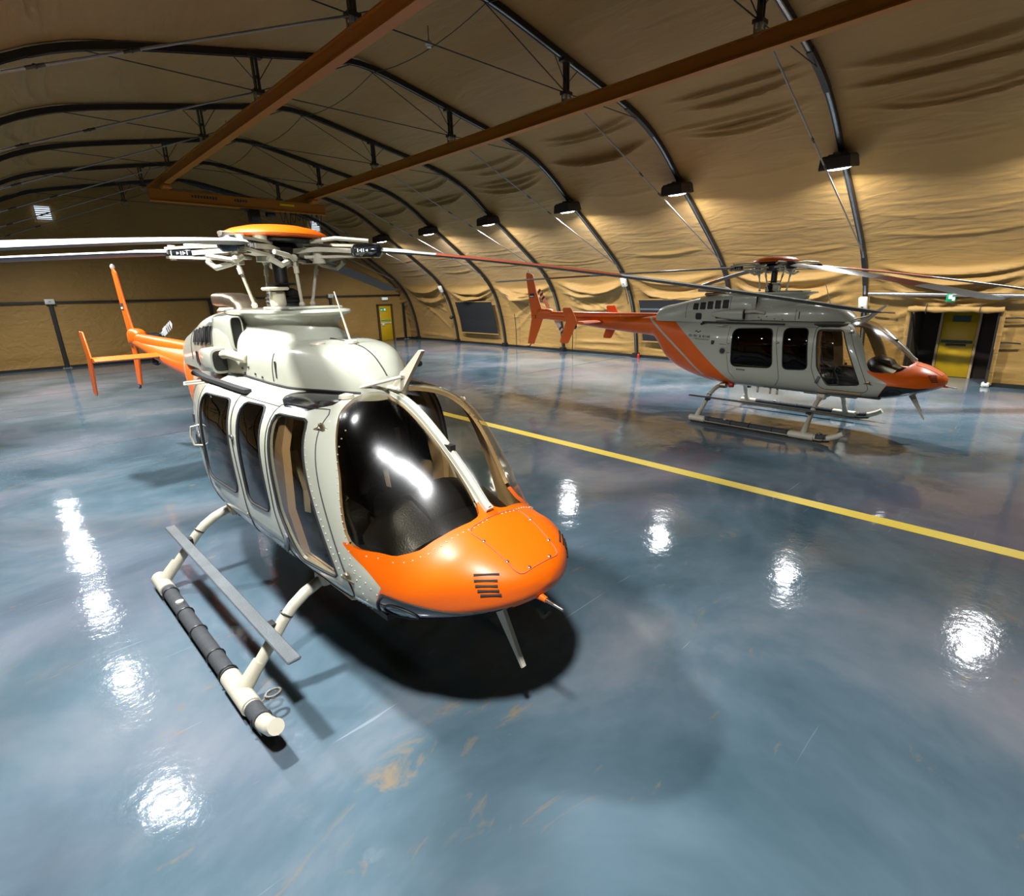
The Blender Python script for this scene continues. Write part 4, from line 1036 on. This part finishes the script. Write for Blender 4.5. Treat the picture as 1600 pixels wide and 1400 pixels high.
def build_cabin(root):
    # floor, bulkhead, seats, panel
    MB().box((1.2, 0, .76), (1.9, 1.1, .04)).build('cabin_floor', 'black_matte', root, smooth=False)
    n = 28; P = []
    for k in range(n):
        a = 2*math.pi*k/n; P.append((.58*math.copysign(abs(math.cos(a))**.5, math.cos(a)), 1.31+.55*math.copysign(abs(math.sin(a))**.5, math.sin(a))))
    MB().prism(P, lambda a, b, t: (t, a, b), .35, .39).build('cabin_bulkhead', 'black_matte', root, smooth=False)
    for sy in (-1, 1):
        y = sy*.33
        s = MB().box((1.02, y, .93), (.5, .46, .28), ch=.05).build('crew_seat', 'black_seat', root)
        R = Matrix.Rotation(math.radians(-12), 3, 'Y')
        MB().box((.72, y, 1.3), (.16, .54, .74), R, ch=.06).build('seat_back', 'black_seat', s)
        MB().box((.64, y, 1.66), (.1, .26, .2), R, ch=.04).build('headrest', 'black_seat', s)
        MB().strip([(.84, y-.1, 1.5), (.9, y-.08, 1.2), (1.05, y-.15, 1.09)], .045, .006, (1, 0, 0)).strip([(.84, y+.1, 1.5), (.9, y+.08, 1.2), (1.05, y+.15, 1.09)], .045, .006, (1, 0, 0)).build('harness', 'seat_belt', s, smooth=False)
        MB().tube([(1.45, y, .8), (1.42, y, 1.0), (1.35, y, 1.12), (1.34, y, 1.2)], .017, 8).build('cyclic_stick', 'black_matte', root)
        for k in (-.1, .1): MB().box((1.95, y+k, .93), (.04, .1, .14), Matrix.Rotation(.5, 3, 'Y'), ch=.01).build('pedal', 'dark_steel', root)
    for sy in (-1, 1):
        MB().strip([(1.16, sy*.60, .86), (1.13, sy*.64, 1.2), (1.08, sy*.60, 1.6), (1.05, sy*.52, 1.84)], .16, .05, (0, 1, 0)).build('door_pillar_trim', 'beige', root)
        MB().box((1.55, sy*.6, .84), (.7, .06, .1), ch=.02).build('door_sill', 'beige', root)
    # glareshield and instrument panel: rounded hood across the cockpit
    st = []
    for y in np.linspace(-.46, .46, 15):
        k = max(.0, 1-(y/.47)**2)**.5; e = lambda z: 1.0+(z-1.0)*(.35+.65*k)
        st.append([(2.2+.1*k, y, e(1.1)), (2.16+.12*k, y, e(1.22)), (2.08, y, e(1.31)), (1.97, y, e(1.36)), (1.85, y, e(1.35)), (1.79, y, e(1.29)), (1.80, y, e(1.2)), (1.84, y, e(1.14)), (1.86, y, .98), (2.0, y, .95)])
    V, F = loft(st); ip = mesh_obj('instrument_hood', V, F, 'black_seat', root, sharp=45)
    MB().box((1.62, 0, .98), (.62, .26, .42), ch=.04).build('centre_console', 'black_seat', ip)
    MB().box((1.835, 0, 1.1), (.03, .7, .2), ch=.01).build('instrument_panel', 'black_gloss', ip)
    st = []
    for y in np.linspace(-.2, .2, 7): st.append([(2.2, y, 1.2), (2.12, y, 1.36-.9*y*y), (1.95, y, 1.42-1.2*y*y), (1.82, y, 1.36-.9*y*y), (1.8, y, 1.2)])
    V, F = loft(st); mesh_obj('compass_hump', V, F, 'black_seat', ip, sharp=45)

def build_details(root, fus):
    # centre post of the windshield with raised rib
    pts = [(x, 0, float(pchip(SA[:, 0], SA[:, 1], [x])[0])+.012) for x in np.linspace(2.47, 1.5, 24)]
    MB().strip(pts, .05, .03, (-.4, 0, 1)).build('windshield_post', 'white_paint', root)
    MB().tube([(p[0], .0, p[2]+.02) for p in pts], .012, 8).build('post_bead', 'cream_metal', root)
    MB().box((2.12, .0, pts[8][2]+.03), (.08, .04, .03)).build('free_air_probe', 'black_matte', root, smooth=False)
    # door seams
    for sy in (-1, 1):
        door1 = round_pts([(1.06, 1.9), (1.55, 1.9), (2.0, .9), (1.93, .84), (1.3, .84), (1.2, .93), (1.09, 1.2)], .05)
        door2 = [(.41, 1.88), (.45, 1.6), (.48, 1.43), (.56, .96), (.52, .86), (.47, .8)]
        for pth, r_ in ((door1, .004), (door2, .004), ([(-.5, 1.86), (-.5, 1.4), (-.42, 1.0), (-.3, .86)], .003), ([(1.08, 1.88), (.41, 1.88)], .003)):
            MB().tube(skin_path(pth, sy), r_, 5).build('door_seam', 'text_dark', fus)
    for sy in (-1, 1):
        for poly, r_, nm in (([(-.41, 1.815), (.345, 1.845), (.425, 1.135), (-.385, 1.105)], .12, 'rear_window_seal'), ([(.54, 1.855), (.945, 1.865), (1.03, 1.155), (.61, 1.13)], .09, 'cabin_window_seal'), ([(1.095, 1.845), (1.475, 1.85), (1.865, .965), (1.37, .915), (1.175, 1.22)], .05, 'door_window_seal')):
            P = skin_path(round_pts(poly, r_, 7), sy, .0)
            MB().tube(P[:-1], .009, 6, closed=True).build(nm, 'rubber', fus)
    rv = MB()
    for sy in (-1, 1):
        for path in ([(1.72, 1.8), (2.0, 1.1), (2.1, .9)], [(1.9, 1.14), (2.2, .97)], [(1.52, 1.78), (1.9, 1.0)], [(1.34, .8), (2.05, .8)], [(.7, .86), (1.15, .86)], [(.5, 1.0), (.6, .86)]):
            P = skin_path(path, sy, .0)
            for p in P: rv.ball(p, .0055, 6)
        for y in np.linspace(.06, .6, 18):
            for x in np.linspace(2.75, 1.9, 86):
                if y < float(secp(np.array([x]))[2]) and fw_front(np.array([[x, y, body_top(x, y)]]))[0] > -.03:
                    rv.ball((x, sy*y, body_top(x, y)), .005, 6); break
    tag(rv.build('rivets', 'cream_metal', fus), kind='stuff')
    # nose hatch outline and vent slots
    def on_nose(x, y): return (x, y, body_top(x, y)+.002)
    hatch = round_pts([(2.50, -.20), (2.50, .20), (2.87, .16), (2.87, -.16)], .05)
    hp = []
    for a, b in zip(hatch[:-1], hatch[1:]):
        for t in np.linspace(0, 1, 6, endpoint=False): hp.append(on_nose(a[0]+(b[0]-a[0])*t, a[1]+(b[1]-a[1])*t))
    MB().tube(hp, .004, 5, closed=True).build('hatch_seam', 'blade_red', fus)
    fs = MB()
    for x, y in ((2.62, -.185), (2.78, -.165), (2.86, -.08), (2.86, .08), (2.78, .165), (2.62, .185)): fs.ball(on_nose(x, y), .011, 8, (1, 1, .5))
    fs.build('hatch_screws', 'steel', fus)
    for sy in (-1, 1):
        for k in range(5):
            z = 1.168-.024*k
            MB().tube(skin_path([(2.71+.013*k, z), (2.80+.009*k, z-.004)], sy, .002), .007, 6).build('vent_slot', 'black_matte', fus)
        # landing light in the chin panel
        P = []; cx_, cz_ = 2.33, .885
        q = [(cx_+.10*math.cos(a), cz_+.045*math.sin(a)) for a in np.linspace(0, 2*math.pi, 25)[:-1]]
        R3 = [(x, sy*(body_y(x, z)+.004), z) for x, z in q]
        MB().tube(R3, .006, 6, closed=True).build('landing_light_rim', 'black_matte', fus)
        MB().add(R3, [tuple(range(24)) if sy > 0 else tuple(reversed(range(24)))]).build('landing_light_glass', 'grey_gloss', fus)
        # chin seal
        q = [(2.16, .84), (2.2, .93), (2.26, .985), (2.45, .968), (2.6, .953), (2.72, .957)]
        MB().tube(skin_path(q, sy, .003), .008, 6).build('chin_seal', 'rubber', fus)
        # hinges and door handles
        for (x, z), (hx_, hz_) in (((1.60, 1.82), (.05, .04)), ((1.975, 1.02), (.05, .05))):
            MB().ball((x, sy*(body_y(x, z)+.014), z), .028, 8, (1.4, .6, 1)).tube([(x-.05, sy*(body_y(x-.05, z)+.01), z-.02), (x, sy*(body_y(x, z)+.03), z), (x+.05, sy*(body_y(x+.05, z)+.01), z-.03)], .008, 6).build('door_hinge', 'exhaust_metal', fus)
        MB().box((1.22, sy*(body_y(1.22, 1.0)+.008), 1.0), (.05, .02, .13), Matrix.Rotation(.35, 3, 'Y'), ch=.005).build('door_handle', 'step_grey', fus)
        MB().box((.47, sy*(body_y(.47, 1.6)+.01), 1.6), (.05, .02, .03), ch=.006).build('door_latch', 'steel', fus)
        # black drip rail along the roof edge
        P = [(x, sy*(body_y(x, 1.915)+.035+.05*max(0, (-x-.3)/.8)), 1.915) for x in np.linspace(.5, -1.15, 22)]
        MB().strip(P, .05, .028).build('drip_rail', 'rubber', fus, smooth=False)
        MB().tube([(-1.12, sy*(body_y(-1.12, 1.9)+.09), 1.9), (-1.2, sy*(body_y(-1.2, 1.88)+.03), 1.87)], .022, 8).build('rail_end', 'rubber', fus)
        # grab handle loops
        x = -.44; yb_ = body_y(x, 1.45)
        MB().tube([(x, sy*yb_, 1.54), (x-.02, sy*(yb_+.06), 1.53), (x-.03, sy*(yb_+.07), 1.45), (x-.02, sy*(yb_+.06), 1.37), (x, sy*yb_, 1.36)], .009, 6).build('grab_handle', 'cream_metal', fus)
        MB().tube([(-.75, sy*body_y(-.75, 1.86), 1.87), (-.75, sy*(body_y(-.75, 1.86)+.14), 1.87), (-.6, sy*(body_y(-.6, 1.86)+.15), 1.87), (-.58, sy*body_y(-.58, 1.86), 1.87)], .009, 6).build('grab_handle', 'cream_metal', fus)
        # lower fittings
        for x in (.08, .32, .45): MB().box((x, sy*.42, .66), (.035, .03, .12), ch=.005).build('float_fitting', 'cream_metal', fus)
    MB().box((-.42, -.5, .70), (.09, .08, .09), ch=.01).build('ground_plug', 'red_plastic', fus)
    # fuel filler and stencils on the right-hand side
    x, z = -.58, 1.385; y = -(body_y(x, z)+.006)
    MB().cyl((x, y+.02, z), (x, y-.006, z), .075, n=24).build('fuel_filler_ring', 'steel', fus)
    MB().cyl((x, y+.02, z), (x, y-.012, z), .052, n=20).build('fuel_filler_cap', 'dark_steel', fus)
    MB().box((-.82, -(body_y(-.82, 1.53)+.002), 1.53), (.07, .008, .08)).build('placard', 'text_dark', fus, smooth=False)
    st = MB()
    def mark(x, z, w_, h_): st.add([(x+a*w_/2, -(body_y(x+a*w_/2, z+b*h_/2)+.004), z+b*h_/2) for a, b in ((-1, -1), (1, -1), (1, 1), (-1, 1))], [(0, 1, 2, 3)])
    r = random.Random(3)
    for k in range(20):
        if k in (4, 9, 12): continue
        x0 = -1.47+.029*k; h_ = r.choice((.045, .05, .055)); mark(x0, 1.635, .006, h_); mark(x0+.009, 1.635+r.choice((-.018, 0, .018)), .014, .008)
        if r.random() < .5: mark(x0+.016, 1.635, .005, h_)
    for k in range(7): mark(-1.3+.022*k, 1.72+.012*math.sin(k*1.3), .018, .022)
    for k, z in enumerate((1.585, 1.568)): mark(-1.12+.02*k, z, .42-.08*k, .006)
    for k in range(9): mark(-.25+.02*k, 1.055, .012, .03)
    for k in range(6): mark(-.65+.026*k, 1.51, .014, .014)
    st.build('side_lettering', 'text_dark', fus, smooth=False)
    # wire cutters, antennas, pitot
    wc = MB().prism([(1.52, 1.96), (1.68, 1.97), (1.93, 2.24), (1.90, 2.245), (1.62, 2.04)], lambda a, b, t: (a, t, b), -.014, .014).build('wire_cutter', 'cream_metal', root, smooth=False)
    MB().cyl((1.72, 0, 2.07), (1.36, -.22, body_top(1.36, .22)+.015), .011, n=8).cyl((1.72, 0, 2.07), (1.36, .22, body_top(1.36, .22)+.015), .011, n=8).build('cutter_strut', 'cream_metal', wc)
    MB().ball((1.70, 0, 2.075), .03, 8).box((1.58, 0, 1.975), (.16, .06, .03), ch=.01).build('cutter_mount', 'cream_metal', wc)
    lc = MB().prism([(2.42, .80), (2.52, .815), (2.72, .40), (2.705, .39)], lambda a, b, t: (a, t, b), -.014, .014).build('lower_wire_cutter', 'cream_metal', root, smooth=False)
    MB().box((2.44, 0, .80), (.12, .07, .05), ch=.01).build('lower_cutter_mount', 'cream_metal', lc)
    p = MB().cyl((2.86, -.04, .985), (2.945, -.04, .975), .026, .016, n=12).build('pitot_mount', 'orange_paint', root)
    MB().cyl((2.93, -.04, .976), (3.06, -.04, .965), .011, .008, n=10).build('pitot_tube', 'steel', p)
    a = MB().cyl((1.05, -.0, 2.25), (.93, -.02, 2.60), .009, .005, n=8).lathe([(.05, 0), (.045, .015), (.02, .022)], (1.05, 0, 2.245), 16).build('whip_antenna', 'cream_metal', root)
    MB().lathe([(.055, 0), (.05, .012), (.02, .018)], (.95, -.2, 2.245), 16).build('roof_disc', 'cream_metal', root)
    MB().lathe([(.05, 0), (.045, .02), (.01, .03)], (1.44, -.28, body_top(1.44, .28)-.004), 16).build('roof_disc', 'cream_metal', root)
    MB().box((1.12, .47, 2.05), (.09, .1, .04), ch=.01).build('temperature_probe', 'black_matte', root)
    MB().box((1.3, -.0, .68), (.9, .5, .05), ch=.02).build('belly_panel', 'white_paint', root)

HELI = []
def build_heli(angles, droops, tr_angle):
    root = empty('helicopter')
    fus = build_fuselage(root); build_cowling(root); build_rotor(root, angles, droops); build_tail(root, tr_angle); build_skids(root); build_cabin(root); build_details(root, fus)
    return root
h1 = build_heli((49.5, 138.5, 229.5, 319.5), (.60, .26, .15, .5), 14)
h1.location = (1.705, 4.647, 0); h1.rotation_euler = (0, 0, math.radians(-88.241))
tag(h1, 'white and orange helicopter nearest the camera, nose towards the viewer', 'helicopter', 'helicopters in the hangar')
h2 = copy_tree(h1)
h2.location = (10.581, 4.1, 0); h2.rotation_euler = (0, 0, math.radians(-91.03))
for ch in h2.children:
    if ch.name.startswith('main_rotor_hub'):
        old = (49.5, 138.5, 229.5, 319.5); new = (43.0, 132.5, 222.5, 312.5)
        ch.rotation_euler = (0, 0, math.radians(-6.5))
        ch.location = (0, 0, 0)
    if ch.name.startswith('tail_rotor_hub'):
        # turn the tail rotor about its own axle
        c = Vector((-6.25, .36, 1.99)); R = Matrix.Rotation(math.radians(-115), 4, 'Y')
        ch.matrix_local = Matrix.Translation(c) @ R @ Matrix.Translation(-c)
tag(h2, 'white and orange helicopter seen side-on by the far wall, nose to the right', 'helicopter', 'helicopters in the hangar')
